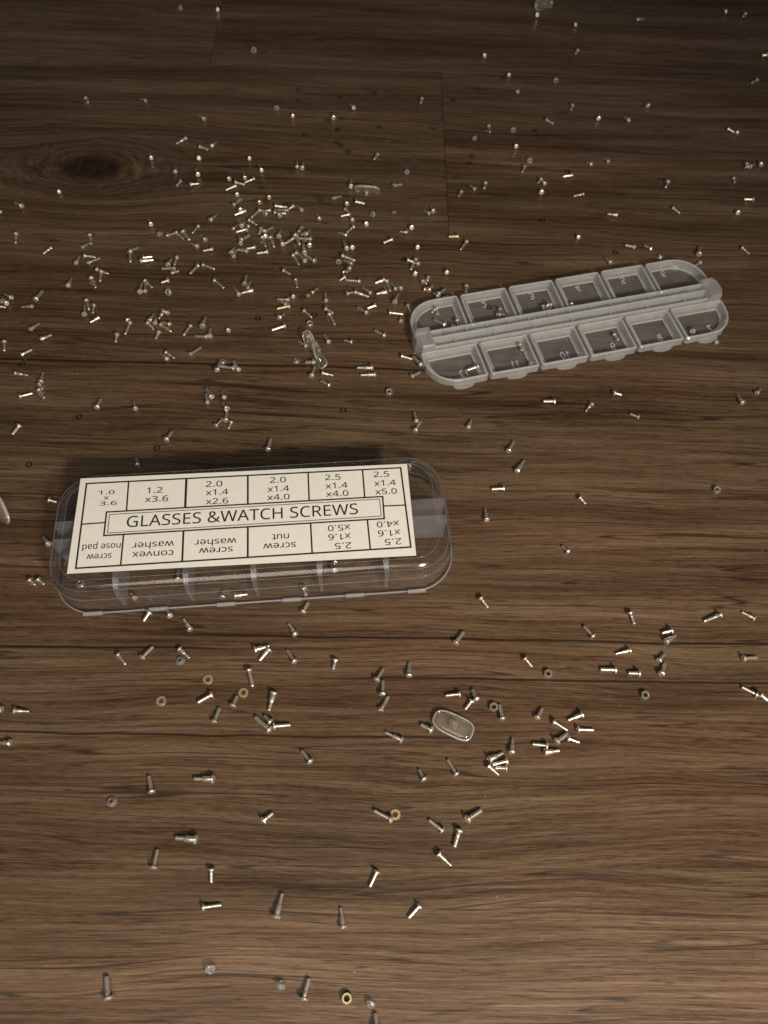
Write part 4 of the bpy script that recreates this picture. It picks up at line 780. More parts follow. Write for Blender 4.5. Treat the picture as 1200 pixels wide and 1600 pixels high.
SMALLS = [
('c',-123.42,413.19,0.90,1.05,-0.41,0.85,"clear plastic washer tipped on its side, closest such to the photo's top left corner"),
('c',-79.88,379.36,0.90,1.06,-0.03,0.89,'clear plastic washer tipped on its side, closest such to mid top edge of the photo'),
('o',-53.98,349.87,0.00,0.00,1.27,0.93,"thin black rubber ring lying flat, closest such to the photo's top left corner"),
('o',-33.39,345.98,0.00,0.00,0.37,0.91,'thin black rubber ring lying flat, second closest such to mid top edge of the photo'),
('o',-17.15,351.01,0.00,0.00,3.67,0.97,'thin black rubber ring lying flat, closest such to mid top edge of the photo'),
('o',-53.37,341.45,0.00,0.00,1.52,0.91,"thin black rubber ring lying flat, second closest such to the photo's top left corner"),
('o',21.39,349.42,0.00,0.00,0.62,0.91,'thin black rubber ring lying flat, third closest such to mid top edge of the photo'),
('o',46.28,369.87,0.00,0.00,3.15,0.92,"thin black rubber ring lying flat, third closest such to the photo's top right corner"),
('o',-37.73,327.53,0.00,0.00,5.55,0.96,'thin black rubber ring lying flat, forty-three percent across, twelve percent down the photo'),
('o',-31.28,330.10,0.00,0.00,2.14,0.94,'thin black rubber ring lying flat, forty-five percent across, eleven percent down the photo'),
('o',-32.56,321.16,0.00,0.00,0.25,0.98,'thin black rubber ring lying flat, forty-four percent across, thirteen percent down the photo'),
('o',-13.27,324.94,0.00,0.00,4.72,0.93,'thin black rubber ring lying flat, forty-nine percent across, twelve percent down the photo'),
('o',-47.29,315.80,0.00,0.00,4.56,0.92,"thin black rubber ring lying flat, fourth closest such to the photo's top left corner"),
('o',-31.78,311.85,0.00,0.00,1.38,0.91,'thin black rubber ring lying flat, fourth closest such to the T-shaped nose pad'),
('o',-30.15,310.01,0.00,0.00,1.24,0.96,'thin black rubber ring lying flat, third closest such to the T-shaped nose pad'),
('o',-26.47,305.78,0.00,0.00,4.03,0.98,'thin black rubber ring lying flat, closest such to the T-shaped nose pad'),
('c',-62.68,333.54,0.90,1.36,0.00,0.81,'clear plastic washer tipped on its side, thirty-six percent across, eleven percent down the photo'),
('c',72.40,369.33,0.90,1.27,0.20,0.79,"clear plastic washer tipped on its side, closest such to the photo's top right corner"),
('c',-153.80,201.89,0.90,-1.45,0.26,0.82,'clear plastic washer tipped on its side, closest such to the leftmost black ring'),
('o',-62.36,277.49,0.00,0.00,6.04,0.89,'thin black rubber ring lying flat, closest such to the dark wood knot'),
('o',-59.06,269.46,0.00,0.00,5.13,0.94,'thin black rubber ring lying flat, second closest such to the dark wood knot'),
('o',-50.83,268.15,0.00,0.00,3.22,0.90,'thin black rubber ring lying flat, third closest such to the dark wood knot'),
('c',-58.66,260.81,0.90,1.03,-0.52,0.82,'clear plastic washer tipped on its side, fourth closest such to the dark wood knot'),
('c',-100.71,244.32,0.90,-1.50,0.46,0.76,'clear plastic washer tipped on its side, closest such to the dark wood knot'),
('o',-36.01,271.96,0.00,0.00,2.65,0.92,'thin black rubber ring lying flat, second closest such to the T-shaped nose pad'),
('o',1.97,238.85,0.00,0.00,2.78,1.01,'thin black rubber ring lying flat, second closest such to lid one'),
('o',-37.77,214.50,0.00,0.00,1.59,0.88,'thin black rubber ring lying flat, second closest such to the crumpled clear nose pads'),
('c',0.91,293.36,0.90,1.09,-0.53,0.76,'clear plastic washer tipped on its side, second closest such to the plank end joint'),
('c',-12.67,264.43,0.90,1.02,-0.39,0.76,'clear plastic washer tipped on its side, closest such to the T-shaped nose pad'),
('c',-3.55,265.72,0.90,-1.04,-0.28,0.78,'clear plastic washer tipped on its side, closest such to lid one'),
('c',-24.97,234.70,0.90,1.23,0.20,0.72,'clear plastic washer tipped on its side, closest such to lid twelve'),
('c',-41.98,252.95,0.90,-1.04,0.45,0.86,'clear plastic washer tipped on its side, fourth closest such to the T-shaped nose pad'),
('c',-40.10,245.40,0.90,-1.05,-0.22,0.77,'clear plastic washer tipped on its side, third closest such to the crumpled clear nose pads'),
('c',-35.58,214.54,0.90,-1.02,-0.35,0.80,'clear plastic washer tipped on its side, closest such to the crumpled clear nose pads'),
('o',36.96,214.17,1.10,0.00,3.35,0.94,'thin black rubber ring lying inside the frosted lid numbered two'),
('c',128.54,230.36,0.90,-1.40,-0.41,0.80,'clear plastic washer tipped on its side, closest such to lid seven'),
('c',-90.83,212.21,0.90,0.95,-0.14,0.88,"clear plastic washer tipped on its side, closest such to the label's word GLASSES"),
('c',-64.20,179.49,0.00,0.00,2.17,0.92,'clear round plastic washer lying flat, closest such to the dark wood knot'),
('o',-53.79,201.91,0.00,0.00,4.11,0.96,"thin black rubber ring lying flat, third closest such to the label's word nut"),
('o',-32.05,205.63,0.00,0.00,1.58,0.90,'thin black rubber ring lying flat, closest such to the crumpled clear nose pads'),
('c',-36.68,182.05,0.00,0.00,3.61,0.92,'clear round plastic washer lying flat, closest such to the crumpled clear nose pads'),
('n',-33.35,200.47,0.00,0.00,0.15,1.00,'small silver steel nut lying flat, closest such to the crumpled clear nose pads'),
('n',-0.81,169.68,0.00,0.00,5.47,1.00,'small silver steel nut lying flat, closest such to lid twelve'),
('o',-111.10,150.44,0.00,0.00,2.16,0.90,"thin black rubber ring lying flat, second closest such to the label's upper left corner"),
('o',-123.11,129.34,0.00,0.00,2.06,0.90,'thin black rubber ring lying flat, closest such to the leftmost black ring'),
('o',-137.88,172.55,0.00,0.00,1.99,0.96,'thin black rubber ring lying flat, third closest such to the leftmost black ring'),
('o',-80.85,139.12,0.00,0.00,2.56,0.93,"thin black rubber ring lying flat, closest such to the label's word GLASSES"),
('o',-17.00,160.29,0.00,0.00,1.83,0.95,"thin black rubber ring lying flat, closest such to the label's upper right corner"),
('n',115.26,135.91,0.00,0.00,4.89,1.00,'small silver steel nut lying flat, closest such to the rightmost nut'),
('c',31.59,320.16,0.90,1.36,0.40,0.72,'clear plastic washer tipped on its side, closest such to the plank end joint'),
('c',49.86,328.01,0.90,1.41,0.02,0.79,"clear plastic washer tipped on its side, second closest such to the photo's top right corner"),
('c',56.90,306.46,0.90,1.13,0.32,0.85,'clear plastic washer tipped on its side, closest such to lid four'),
('o',60.17,329.68,0.00,0.00,5.87,0.93,"thin black rubber ring lying flat, second closest such to the photo's top right corner"),
('o',30.50,307.77,0.00,0.00,3.54,0.95,'thin black rubber ring lying flat, third closest such to the plank end joint'),
('o',29.32,302.82,0.00,0.00,0.06,0.89,'thin black rubber ring lying flat, second closest such to the plank end joint'),
('o',23.18,292.77,0.00,0.00,1.91,0.91,'thin black rubber ring lying flat, closest such to the plank end joint'),
('o',74.05,301.38,0.00,0.00,3.34,0.97,"thin black rubber ring lying flat, closest such to the photo's top right corner"),
('o',60.98,267.86,0.00,0.00,1.09,0.98,'thin black rubber ring lying flat, second closest such to lid four'),
('o',91.12,250.83,0.00,0.00,6.04,0.92,'thin black rubber ring lying flat, closest such to lid five'),
('c',109.82,249.78,0.00,0.00,2.28,0.92,'clear round plastic washer lying flat, closest such to lid six'),
('c',-58.76,64.02,0.00,0.00,0.03,0.92,'clear round plastic washer lying flat, closest such to the leftmost brass washer'),
('w',-62.11,51.58,0.00,0.00,1.39,1.00,'flat pale brass washer, closest such to the leftmost brass washer'),
('c',-94.71,86.77,0.00,0.00,2.09,0.92,'clear round washer trapped under the lower left corner of the clear box'),
('w',-49.51,58.81,0.00,0.00,0.09,1.00,"flat pale brass washer, closest such to the label's word convex"),
('w',-38.41,55.50,0.00,0.00,3.84,1.00,"flat pale brass washer, closest such to the label's word SCREWS"),
('n',52.73,66.77,0.00,0.00,6.18,1.00,'small silver steel nut lying flat, second closest such to the flat oval nose pad'),
('n',35.99,55.67,0.00,0.00,1.04,1.00,'small silver steel nut lying flat, closest such to the flat oval nose pad'),
('n',81.70,62.02,0.00,0.00,4.02,1.00,"small silver steel nut lying flat, closest such to the photo's bottom right corner"),
('c',-70.17,23.29,0.00,0.00,3.15,0.92,'clear round plastic washer lying flat, closest such to the lowest clear washer'),
('w',8.23,24.41,0.00,0.00,2.19,1.00,'flat pale brass washer, closest such to the lowest brass washer'),
('c',-36.58,-14.37,0.90,0.91,0.53,0.84,'clear plastic washer tipped on its side, closest such to the lowest clear washer'),
('c',-18.56,-16.93,0.90,-0.95,-0.42,0.84,'clear plastic washer tipped on its side, second closest such to the lowest nut'),
('c',4.16,-19.56,0.90,0.95,-0.40,0.73,'clear plastic washer tipped on its side, closest such to mid bottom edge of the photo'),
('g',-1.84,-18.79,0.00,0.00,4.49,1.00,'small yellowish nut lying flat beside clear washers near the bottom edge'),
]
PADS = [(23.95, 49.6, 0.0, 0, 0, -22, 0.96, 'flat oval clear nose pad touching a screw in the lower half'), (-15.97, 279.28, 2.4, 112, 0, -3, 0.86, 'clear nose pad lying on its edge like a T above the screw pile'), (-32.38, 191.25, 1.5, 35, 40, -60, 0.62, 'upper crumpled clear nose pad lying across two screws in the pile'), (-29.63, 185.83, 1.8, -48, 30, -70, 0.58, 'middle clear nose pad of the crumpled three in the pile'), (-26.79, 181.27, 1.2, 28, -15, -62, 0.6, 'lowest pale nose pad of the crumpled three in the pile'), (-126.3, 111.0, 1.6, 40, 34, -62, 0.82, 'clear nose pad cut off by the left edge of the photo'), (68.98, 437.11, 1.5, 60, 0, 30, 0.85, 'blurred clear nose pad at the top edge of the photo')]
BOXPOS = (-41.06, 106.42, 0.00)
LABELPOS = (-2.26, 1.17, 14.02)
LIDPOS = (68.71, 209.79, 0.00)

# ------------------------------------------------------------------ the floor: planks laid in rows
floor = obj('floor', box_mesh('floor_underlay', -620, 620, -520, 980, -6.0, -2.2), SUB)
floor['kind'] = 'structure'; floor.rotation_euler = (0, 0, GRAIN)
def plank(u0, u1, v0, v1, m, dz=0.0):
    g = 0.10; e = 0.06
    o = obj('plank', None or plank_mesh(u0 + g, u1 - g, v0 + 0.035, v1 - 0.035, e), m, floor); o.location.z = dz * MM
    return o
def plank_mesh(x0, x1, y0, y1, e):
    rings = [(0, -2.0), (0, -e), (e * 0.4, -e * 0.3), (e, 0)]
    v = []; f = []
    for ins, z in rings: v += [(x0 + ins, y0 + ins, z), (x1 - ins, y0 + ins, z), (x1 - ins, y1 - ins, z), (x0 + ins, y1 - ins, z)]
    for k in range(3):
        for i in range(4): j = (i + 1) % 4; f.append((4 * k + i, 4 * k + j, 4 * k + 4 + j, 4 * k + 4 + i))
    f += [(0, 1, 2, 3), (12, 13, 14, 15)]
    return new_mesh('plank', v, f)
ROWS = [(851, 971, 60), (731, 851, -150), (611, 731, 200), (491, 611, 40), (371, 491, -83.4), (251, 371, 32), (131, 251, -330), (11, 131, 420), (-109, 11, -240), (-229, -109, 150), (-349, -229, -60), (-469, -349, 250)]
for (a, c, j) in ROWS:
    w = WOODS.get(a, WOODS[None])
    plank(-600, j, a, c, WOOD_KNOT if a == 251 else w); plank(j, 600, a, c, w)

# ------------------------------------------------------------------ clear organiser box, lying open side down
BOX_ANG = math.radians(8.05)
BL, BW, BH = 126.8, 45.0, 14.0
box = empty('organizer_box', BOXPOS, BOX_ANG)
tag(box, 'clear plastic twelve compartment box turned upside down under a printed cream label', 'organizer box')
def inset_outline(i, R=13.5):
    return rrect(BL - 2 * i, BW - 2 * i, [max(R - i, 0.6)] * 4, 14)
outer = [(inset_outline(0.0), 0.0), (inset_outline(0.0), 0.9), (inset_outline(0.55), 1.15), (inset_outline(0.75), 4.0), (inset_outline(1.0), 9.0)]
FR = 4.6
for k in range(1, 13):
    a = math.radians(7.5 * k); outer.append((inset_outline(1.0 + FR * (1 - math.cos(a))), 9.0 + (BH - 9.0) * math.sin(a)))
inner = [(inset_outline(1.5), 0.0), (inset_outline(1.8), 4.0), (inset_outline(2.1), 8.6)]
for k in range(1, 13):
    a = math.radians(7.5 * k); inner.append((inset_outline(2.1 + 3.9 * (1 - math.cos(a))), 8.6 + 4.1 * math.sin(a)))
v1, f1 = loft(outer, close1=True); v2, f2 = loft(inner, close1=True)
n = len(outer[0][0]); o1 = len(v1)
faces = f1 + [tuple(i + o1 for i in q) for q in f2] + [(k, (k + 1) % n, o1 + (k + 1) % n, o1 + k) for k in range(n)]
shell = obj('shell', new_mesh('box_shell', v1 + v2, faces, True), CLEAR, box)
rv, rf = loft([(inset_outline(-0.06), 0.05), (inset_outline(-0.18), 0.45), (inset_outline(-0.06), 0.85), (inset_outline(0.3), 0.9), (inset_outline(0.3), 0.02)], cyclic=True)
obj('rim', new_mesh('box_rim', rv, rf, True), CLEAR_TAB, box)
for ins, z, w in ((0.95, 8.9, 0.13), (2.35, 12.6, 0.11), (5.45, 14.0, 0.10)):     # thin hazy rings added to imitate bright highlight lines along the fillet
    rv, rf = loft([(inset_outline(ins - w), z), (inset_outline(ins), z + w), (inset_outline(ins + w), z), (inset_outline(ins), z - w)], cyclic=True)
    obj('edge_highlight_ring', new_mesh('edge_highlight_ring', rv, rf, True), CLEAR_WALL, box)
for s in (-1, 1):                                           # the two long walls either side of the hinge channel
    L0 = BL / 2 - 2.2
    pts = [(-L0, 0.5), (L0, 0.5), (L0, 12.6), (-L0, 12.6)]
    t0, t1 = 0.55, 1.05
    vv = [(-L0, 3.1 * s - t0, 0.4), (L0, 3.1 * s - t0, 0.4), (L0, 3.1 * s + t0, 0.4), (-L0, 3.1 * s + t0, 0.4),
          (-L0, 3.1 * s - t1, 12.66), (L0, 3.1 * s - t1, 12.66), (L0, 3.1 * s + t1, 12.66), (-L0, 3.1 * s + t1, 12.66)]
    obj('long_wall', new_mesh('long_wall', vv, [(0, 1, 2, 3), (4, 5, 6, 7), (0, 1, 5, 4), (1, 2, 6, 5), (2, 3, 7, 6), (3, 0, 4, 7)]), CLEAR_WALL, box)
for x in (-41.2, -20.3, 0.1, 20.2, 40.7):
    for s in (-1, 1):
        ya, yb = 4.25, 20.4
        vv = []
        for (y, z, t) in ((ya, .5, .45), (yb, .5, .45), (yb, 8.5, .6), (yb - 1.1, 11.3, .75), (yb - 3.8, 12.66, .9), (ya, 12.66, .9)):
            vv += [(x - t, s * y, z), (x + t, s * y, z)]
        nf = 6
        ff = [tuple(2 * i for i in range(nf)), tuple(2 * i + 1 for i in range(nf))] + [(2 * i, 2 * i + 1, 2 * ((i + 1) % nf) + 1, 2 * ((i + 1) % nf)) for i in range(nf)]
        obj('divider', new_mesh('divider', vv, ff), CLEAR_WALL, box)
tab_me = box_mesh('catch_tab', -2.9, 2.9, -0.45, 0.45, 0.15, 1.5, 0.12); tab_me.materials.append(CLEAR_TAB)
for x in (-50.8, -30.8, -9.9, 10.7, 30.6, 50.4):
    for s in (-1, 1): obj('catch_tab', tab_me, None, box, (x, s * (BW / 2 + 0.1), 0))
# the paper label on the box
LBL_ROT = math.radians(7.15) - BOX_ANG
label = obj('label', box_mesh('label_sheet', -52.5, 52.5, -16.6, 16.6, 0, 0.14), PAPER, box)
label.location = Vector(LABELPOS) * MM; label.rotation_euler = (0, 0, LBL_ROT)
label['label'] = 'cream paper label printed with a black table of screw sizes'
def lrect(x0, y0, x1, y1): return (x0, y0, 0.148), (x1, y0, 0.148), (x1, y1, 0.148), (x0, y1, 0.148)
def lline(name, ax, ay, bx, by, w):
    d = Vector((bx - ax, by - ay)); L = d.length; d /= L; nrm = Vector((-d.y, d.x)) * w / 2; e = d * w / 2
    p = [(ax - e.x + nrm.x, ay - e.y + nrm.y), (ax - e.x - nrm.x, ay - e.y - nrm.y), (bx + e.x - nrm.x, by + e.y - nrm.y), (bx + e.x + nrm.x, by + e.y + nrm.y)]
    return obj(name, new_mesh(name, [(x, y, LINE_Z()) for x, y in p], [(0, 1, 2, 3)]), INK, label)
_lz = [0.150]
def LINE_Z():
    _lz[0] += 0.0007; return _lz[0]
for a in (((-50.4, 14.6), (50.3, 15.2)), ((50.3, 15.2), (51.1, -13.7)), ((51.1, -13.7), (-50.1, -15.0)), ((-50.1, -15.0), (-50.4, 14.6))):
    lline('border_line', *a[0], *a[1], 0.55)
for x0, y0, x1, y1, w in ((-37.2, 14.5, -36.9, 4.0, .5), (-18.95, 14.6, -18.75, 4.2, .75), (0.65, 14.7, 0.82, 4.25, .6), (20.08, 14.8, 20.18, 4.5, .5), (37.8, 15.0, 37.9, 4.7, .5),
        (-37.0, -4.5, -36.9, -14.7, .5), (-18.8, -4.3, -18.6, -14.5, .6), (0.96, -4.0, 1.1, -14.3, .6), (20.45, -3.8, 20.67, -14.0, .5), (38.26, -3.6, 38.55, -13.7, .5),
        (-50.2, -0.1, -43.1, 0.1, .45), (43.7, 1.2, 50.6, 1.15, .45)):
    lline('cell_line', x0, y0, x1, y1, w)
for q, w in ((((-43.0, 3.8), (43.65, 4.65), (43.6, -3.35), (-42.95, -4.45)), .5), (((-42.0, 2.85), (42.6, 3.75), (42.7, -2.4), (-41.9, -3.65)), .22)):
    for i in range(4): lline('banner_line', *q[i], *q[(i + 1) % 4], w)
TEXTS = [('1.0', -43.74, 10.98, 4.9, 1.4), ('x', -43.66, 8.91, 1.62, 1.1), ('3.6', -42.86, 6.97, 5.33, 1.45), ('1.2', -28.74, 10.99, 4.93, 2.1), ('x3.6', -27.89, 7.77, 7.24, 2.1),
    ('2.0', -10.08, 12.3, 5.22, 2.05), ('x1.4', -9.03, 9.2, 7.07, 2.05), ('x2.6', -8.91, 5.92, 7.02, 2.05), ('2.0', 10.29, 12.72, 5.17, 2.05), ('x1.4', 10.42, 9.42, 6.89, 2.05), ('x4.0', 10.41, 6.34, 7.09, 2.05),
    ('2.5', 27.98, 12.78, 5.05, 2.05), ('x1.4', 29.06, 9.63, 7.09, 2.05), ('x4.0', 29.18, 6.58, 7.14, 2.05), ('2.5', 43.76, 13.07, 5.1, 2.05), ('x1.4', 44.74, 9.74, 6.99, 2.05), ('x5.0', 44.84, 6.55, 6.95, 2.05)]
for s, x, y, w, h in TEXTS:
    obj('lettering', text_mesh('lettering', s, w, h, 'x' if s == 'x' else 'H', bold=0.055), INK, label, (x, y, 0.152))
obj('lettering', text_mesh('lettering', 'GLASSES &WATCH SCREWS', 71.9, 3.85, bold=0.055), INK, label, (-0.5, 0.35, 0.152), math.radians(0.55))
LOW = [('nose pad', -43.3, -8.0, 11.44, 1.55), ('screw', -43.66, -11.36, 7.36, 1.5), ('washer', -27.75, -8.25, 12.6, 1.6), ('convex', -27.6, -11.39, 12.3, 1.6), ('washer', -8.86, -8.31, 12.7, 1.6),
    ('screw', -8.66, -11.22, 10.2, 1.6), ('nut', 11.06, -7.74, 5.14, 1.6), ('screw', 10.72, -10.8, 10.0, 1.6), ('x5.0', 29.23, -5.8, 6.96, 0), ('x1.6', 29.24, -8.92, 6.92, 0), ('2.5', 30.25, -12.07, 5.04, 0),
    ('x4.0', 44.59, -5.34, 7.0, 0), ('x1.6', 44.73, -8.5, 6.97, 0), ('2.5', 45.76, -11.56, 5.17, 0)]
for s, x, y, w, h in LOW:
    obj('lettering', text_mesh('lettering', s, w, h or 2.05, 'x' if h else 'H', flip=(-1, -1), bold=0.055), INK, label, (x, y, 0.152))

# ------------------------------------------------------------------ frosted strip of twelve lids, underside up
LID_ANG = math.radians(17.24)
strip = empty('lid_strip', LIDPOS, LID_ANG)
tag(strip, 'frosted plastic strip of twelve hinged lids numbered in mirror writing', 'lid strip')
xs = [-63.4, -40.2, -19.9, 0.0, 20.0, 39.7, 63.2]
for row in (1, -1):
    for i in range(6):
        x0, x1 = xs[i] + 0.35, xs[i + 1] - 0.35
        L, W = x1 - x0, 16.4
        cx, cy = (x0 + x1) / 2, row * (4.4 + W / 2)
        r = [1.3] * 4
        if i == 0: r[1 if row > 0 else 2] = 12.0
        if i == 5: r[0 if row > 0 else 3] = 12.0
        def ol(k, r=r, L=L, W=W): return rrect(L - 2 * k, W - 2 * k, [max(q - k, 0.35) for q in r], 6)
        lid_loops = [(ol(0.25), 0.05), (ol(0.0), 0.45), (ol(0.1), 2.9), (ol(0.45), 3.3), (ol(1.05), 3.25), (ol(1.35), 2.7), (ol(1.75), 1.35), (ol(2.6), 0.95), (ol(2.6), 0.05)]
        v, f = loft(lid_loops, cyclic=True)
        lid = obj('lid', new_mesh('lid_rim', v, f, False), FROST, strip, (cx, cy, 0.0))
        tilt = rnd.uniform(-0.012, 0.012); lid.rotation_euler = (tilt + (0.02 if row > 0 else 0.0), rnd.uniform(-.006, .006), rnd.uniform(-0.008, 0.008)); lid.location.z = 0.25 * MM
        pv, pf = loft([(ol(2.5), 0.12), (ol(2.5), 0.80)], True, True)
        obj('window_panel', new_mesh('window_panel', pv, pf), FROST_PANEL, lid)
        qv, qf = loft([(ol(0.32), 3.20), (ol(0.45), 3.42), (ol(0.80), 3.42), (ol(0.95), 3.20)], cyclic=True)
        obj('lip', new_mesh('lid_lip', qv, qf), FROST_LIP, lid)
        qv, qf = loft([(ol(2.45), 0.88), (ol(2.55), 1.04), (ol(2.80), 1.04), (ol(2.90), 0.84)], cyclic=True)
        obj('lip', new_mesh('panel_lip', qv, qf), FROST_LIP, lid)
        num = str(i + 1) if row > 0 else str(12 - i)
        w = 1.9 * (0.55 if num == '1' else 1) if len(num) == 1 else (3.6 if num != '11' else 2.7)
        flip = (1, -1) if row > 0 else (-1, 1)
        dx, dy = ((-0.5 if i not in (0, 5) else 1.5 if i == 0 else -4.0), 3.2) if row > 0 else ((1.8 if i not in (0,) else 3.0), -3.4)
        obj('number', text_mesh('lid_number', num, w, 3.2, flip=flip, thick=0.22), DIGIT, lid, (dx, dy, 0.80))
        # thumb tab bulging from the free edge
        tp = []
        for k in range(13):
            a = math.pi * k / 12; tp.append((4.2 * math.cos(a), row * (W / 2 - 0.3 + 1.9 * math.sin(a) ** 0.8)))
        tv, tf = loft([(tp, 0.3), (tp, 1.0)], True, True)
        obj('thumb_tab', new_mesh('thumb_tab', tv, tf), FROST, lid, ((1.5 if i == 0 else -1.5 if i == 5 else 0.8), 0, 0))
obj('spine_base', box_mesh('spine_base', -60.5, 60.5, -4.3, 4.3, 0.1, 1.8, 0.2), FROST, strip)
for y, h, t in ((3.5, 5.0, 0.55), (-0.2, 5.4, 0.5), (-3.7, 4.4, 0.55)):
    obj('lip', box_mesh('spine_lip', -57.0, 57.0, y - t * .45, y + t * .45, h - 0.02, h + 0.14, 0.04), FROST_LIP, strip)
    obj('spine_wall', box_mesh('spine_wall', -57.2, 57.2, y - t, y + t, 1.75, h, 0.15), FROST, strip)
rib = box_mesh('spine_rib', -0.45, 0.45, 0.35, 2.92, 1.75, 4.5, 0.1); rib.materials.append(FROST)
rib2 = box_mesh('spine_rib_low', -0.45, 0.45, -3.12, -0.75, 1.75, 3.6, 0.1); rib2.materials.append(FROST)
for k in range(13):
    obj('rib', rib, None, strip, (-51.0 + k * 8.5, 0, 0))
    if k % 2 == 0: obj('rib', rib2, None, strip, (-48.0 + k * 8.0, 0, 0))
pin = new_mesh('hinge_pin', *lathe_x([(-3.4, .75), (-3.3, .85), (3.3, .85), (3.4, .75)], 10), True); pin.materials.append(FROST)
for k in range(12): obj('hinge_pin', pin, None, strip, (-46.75 + k * 8.5, 1.65, 3.2))
for s in (-1, 1):
    ev, ef = loft([([(x * s, y) for x, y in ((56.8, -4.9), (62.4, -4.9), (64.2, -1.5), (64.0, 3.2), (62.6, 5.3), (56.8, 5.3))], z) for z in (0.1,)] +
                  [([(x * s, y) for x, y in ((57.0, -4.6), (62.0, -4.6), (63.6, -1.4), (63.4, 3.0), (62.2, 5.0), (57.0, 5.0))], z) for z in (6.1,)] +
                  [([(x * s, y) for x, y in ((57.5, -4.1), (61.6, -4.1), (63.0, -1.3), (62.9, 2.7), (61.8, 4.5), (57.5, 4.5))], z) for z in (6.6,)], True, True)
    obj('end_block', new_mesh('end_block', ev, ef), FROST, strip)

# ------------------------------------------------------------------ screws
def head_mesh(kind, R=1.0, H=0.62):
    seg = 16
    bm = bmesh.new()
    prof = [(0.0, R * 0.97), (-H * 0.18, R), (-H * 0.62, R * 0.98), (-H * 0.88, R * 0.86), (-H, R * 0.70)]
    rings = [[bm.verts.new((x, r * math.cos(2 * math.pi * k / seg), r * math.sin(2 * math.pi * k / seg))) for k in range(seg)] for x, r in prof]
    for a, c in zip(rings, rings[1:]):
        for k in range(seg): bm.faces.new((a[k], a[(k + 1) % seg], c[(k + 1) % seg], c[k]))
    bm.faces.new(rings[0])
    w = R * 0.13; e = R * (0.56 if kind == 'cross' else 0.66)
    if kind == 'cross': out = [(e, -w), (e, w), (w, w), (w, e), (-w, e), (-w, w), (-e, w), (-e, -w), (-w, -w), (-w, -e), (w, -e), (w, -w)]
    else: out = [(e, -w), (e, w), (-e, w), (-e, -w)]
    top = [bm.verts.new((-H, y, z)) for y, z in out]; bot = [bm.verts.new((-H * 0.35, y * 0.85, z * 0.85)) for y, z in out]
    m = len(out); ed = []
    for k in range(m):
        ed.append(bm.edges.new((top[k], top[(k + 1) % m])))
        bm.faces.new((top[k], top[(k + 1) % m], bot[(k + 1) % m], bot[k]))
    bm.faces.new(bot)
    bm.edges.ensure_lookup_table()
    oe = [bm.edges.get((rings[-1][k], rings[-1][(k + 1) % seg])) for k in range(seg)]
    bmesh.ops.triangle_fill(bm, edges=ed + oe, use_beauty=True)
    bmesh.ops.recalc_face_normals(bm, faces=bm.faces)
    for q in bm.verts: q.co *= MM
    me = bpy.data.meshes.new('screw_head_' + kind); bm.to_mesh(me); bm.free(); return me

def shank_profile(kind):
    """unit length along X, radius for a 1 mm nominal screw"""
    p = []
    if kind == 'thread':
        p = [(0.0, .50), (0.10, .50)]; N = 10; a, c = 0.12, 0.93
        for k in range(N):
            x = a + (c - a) * k / N; d = (c - a) / N
            p += [(x, .42), (x + d * .5, .54)]
        p += [(0.95, .42), (1.0, .28)]
    elif kind == 'shoulder':
        p = [(0.0, .64), (0.02, .70), (0.44, .70), (0.47, .66)]; N = 7; a, c = 0.50, 0.94
        for k in range(N):
            x = a + (c - a) * k / N; d = (c - a) / N
            p += [(x, .40), (x + d * .5, .50)]
        p += [(0.96, .40), (1.0, .26)]
    else:
        p = [(0.0, .50), (0.30, .50), (0.34, .47)]; N = 8; a, c = 0.36, 0.95
        for k in range(N):
            x = a + (c - a) * k / N; d = (c - a) / N
            p += [(x, .44), (x + d * .5, .52)]
        p += [(0.97, .42), (1.0, .36)]
    return p
HEADS = {k: head_mesh(k) for k in ('cross', 'slot')}
SHANKS = {}
for k in ('thread', 'shoulder', 'plain'):
    SHANKS[k] = new_mesh('screw_shank_' + k, *lathe_x(shank_profile(k), 10), True)
MESH = {}
def mesh_for(src, m):
    key = (src.name, m.name)
    if key not in MESH:
        c = src.copy(); c.materials.append(m); MESH[key] = c
    return MESH[key]

def screw_frame(hx, hy, tx, ty, R, rs, z):
    """matrix whose X axis runs from under the head to the tip, resting on head rim and tip"""
    d = Vector((tx - hx, ty - hy, 0)); L = d.length
    dz = max(min((rs - R) * 1.0, 0), -0.8 * L)
    x = Vector((d.x, d.y, dz)).normalized(); y = Vector((0, 0, 1)).cross(x).normalized(); zz = x.cross(y)
    roll = rnd.uniform(0, 6.283)
    Mx = Matrix((x, y, zz)).transposed().to_4x4() @ Matrix.Rotation(roll, 4, 'X')
    Mx.translation = Vector((hx, hy, R + z)) * MM
    return Mx, L

G_SCREW = 'tiny loose screws scattered over the wooden floor'
def build_screw(e):
    hx, hy, tx, ty, R, rs, z, hk, sk, gold, lab = e
    Mx, L = screw_frame(hx, hy, tx, ty, R, rs, z)
    m = GOLD if gold else STEEL
    o = bpy.data.objects.new('screw', None); C.objects.link(o); o.matrix_world = Mx; o.empty_display_size = 0.001
    tag(o, lab, 'screw', G_SCREW)
    h = bpy.data.objects.new('head', mesh_for(HEADS[hk], m)); C.objects.link(h); h.parent = o; h.scale = (R * 0.95, R, R)
    s = bpy.data.objects.new('shank', mesh_for(SHANKS[sk], m)); C.objects.link(s); s.parent = o; s.scale = (L, rs * 2, rs * 2)
for e in SCREWS: build_screw(e)

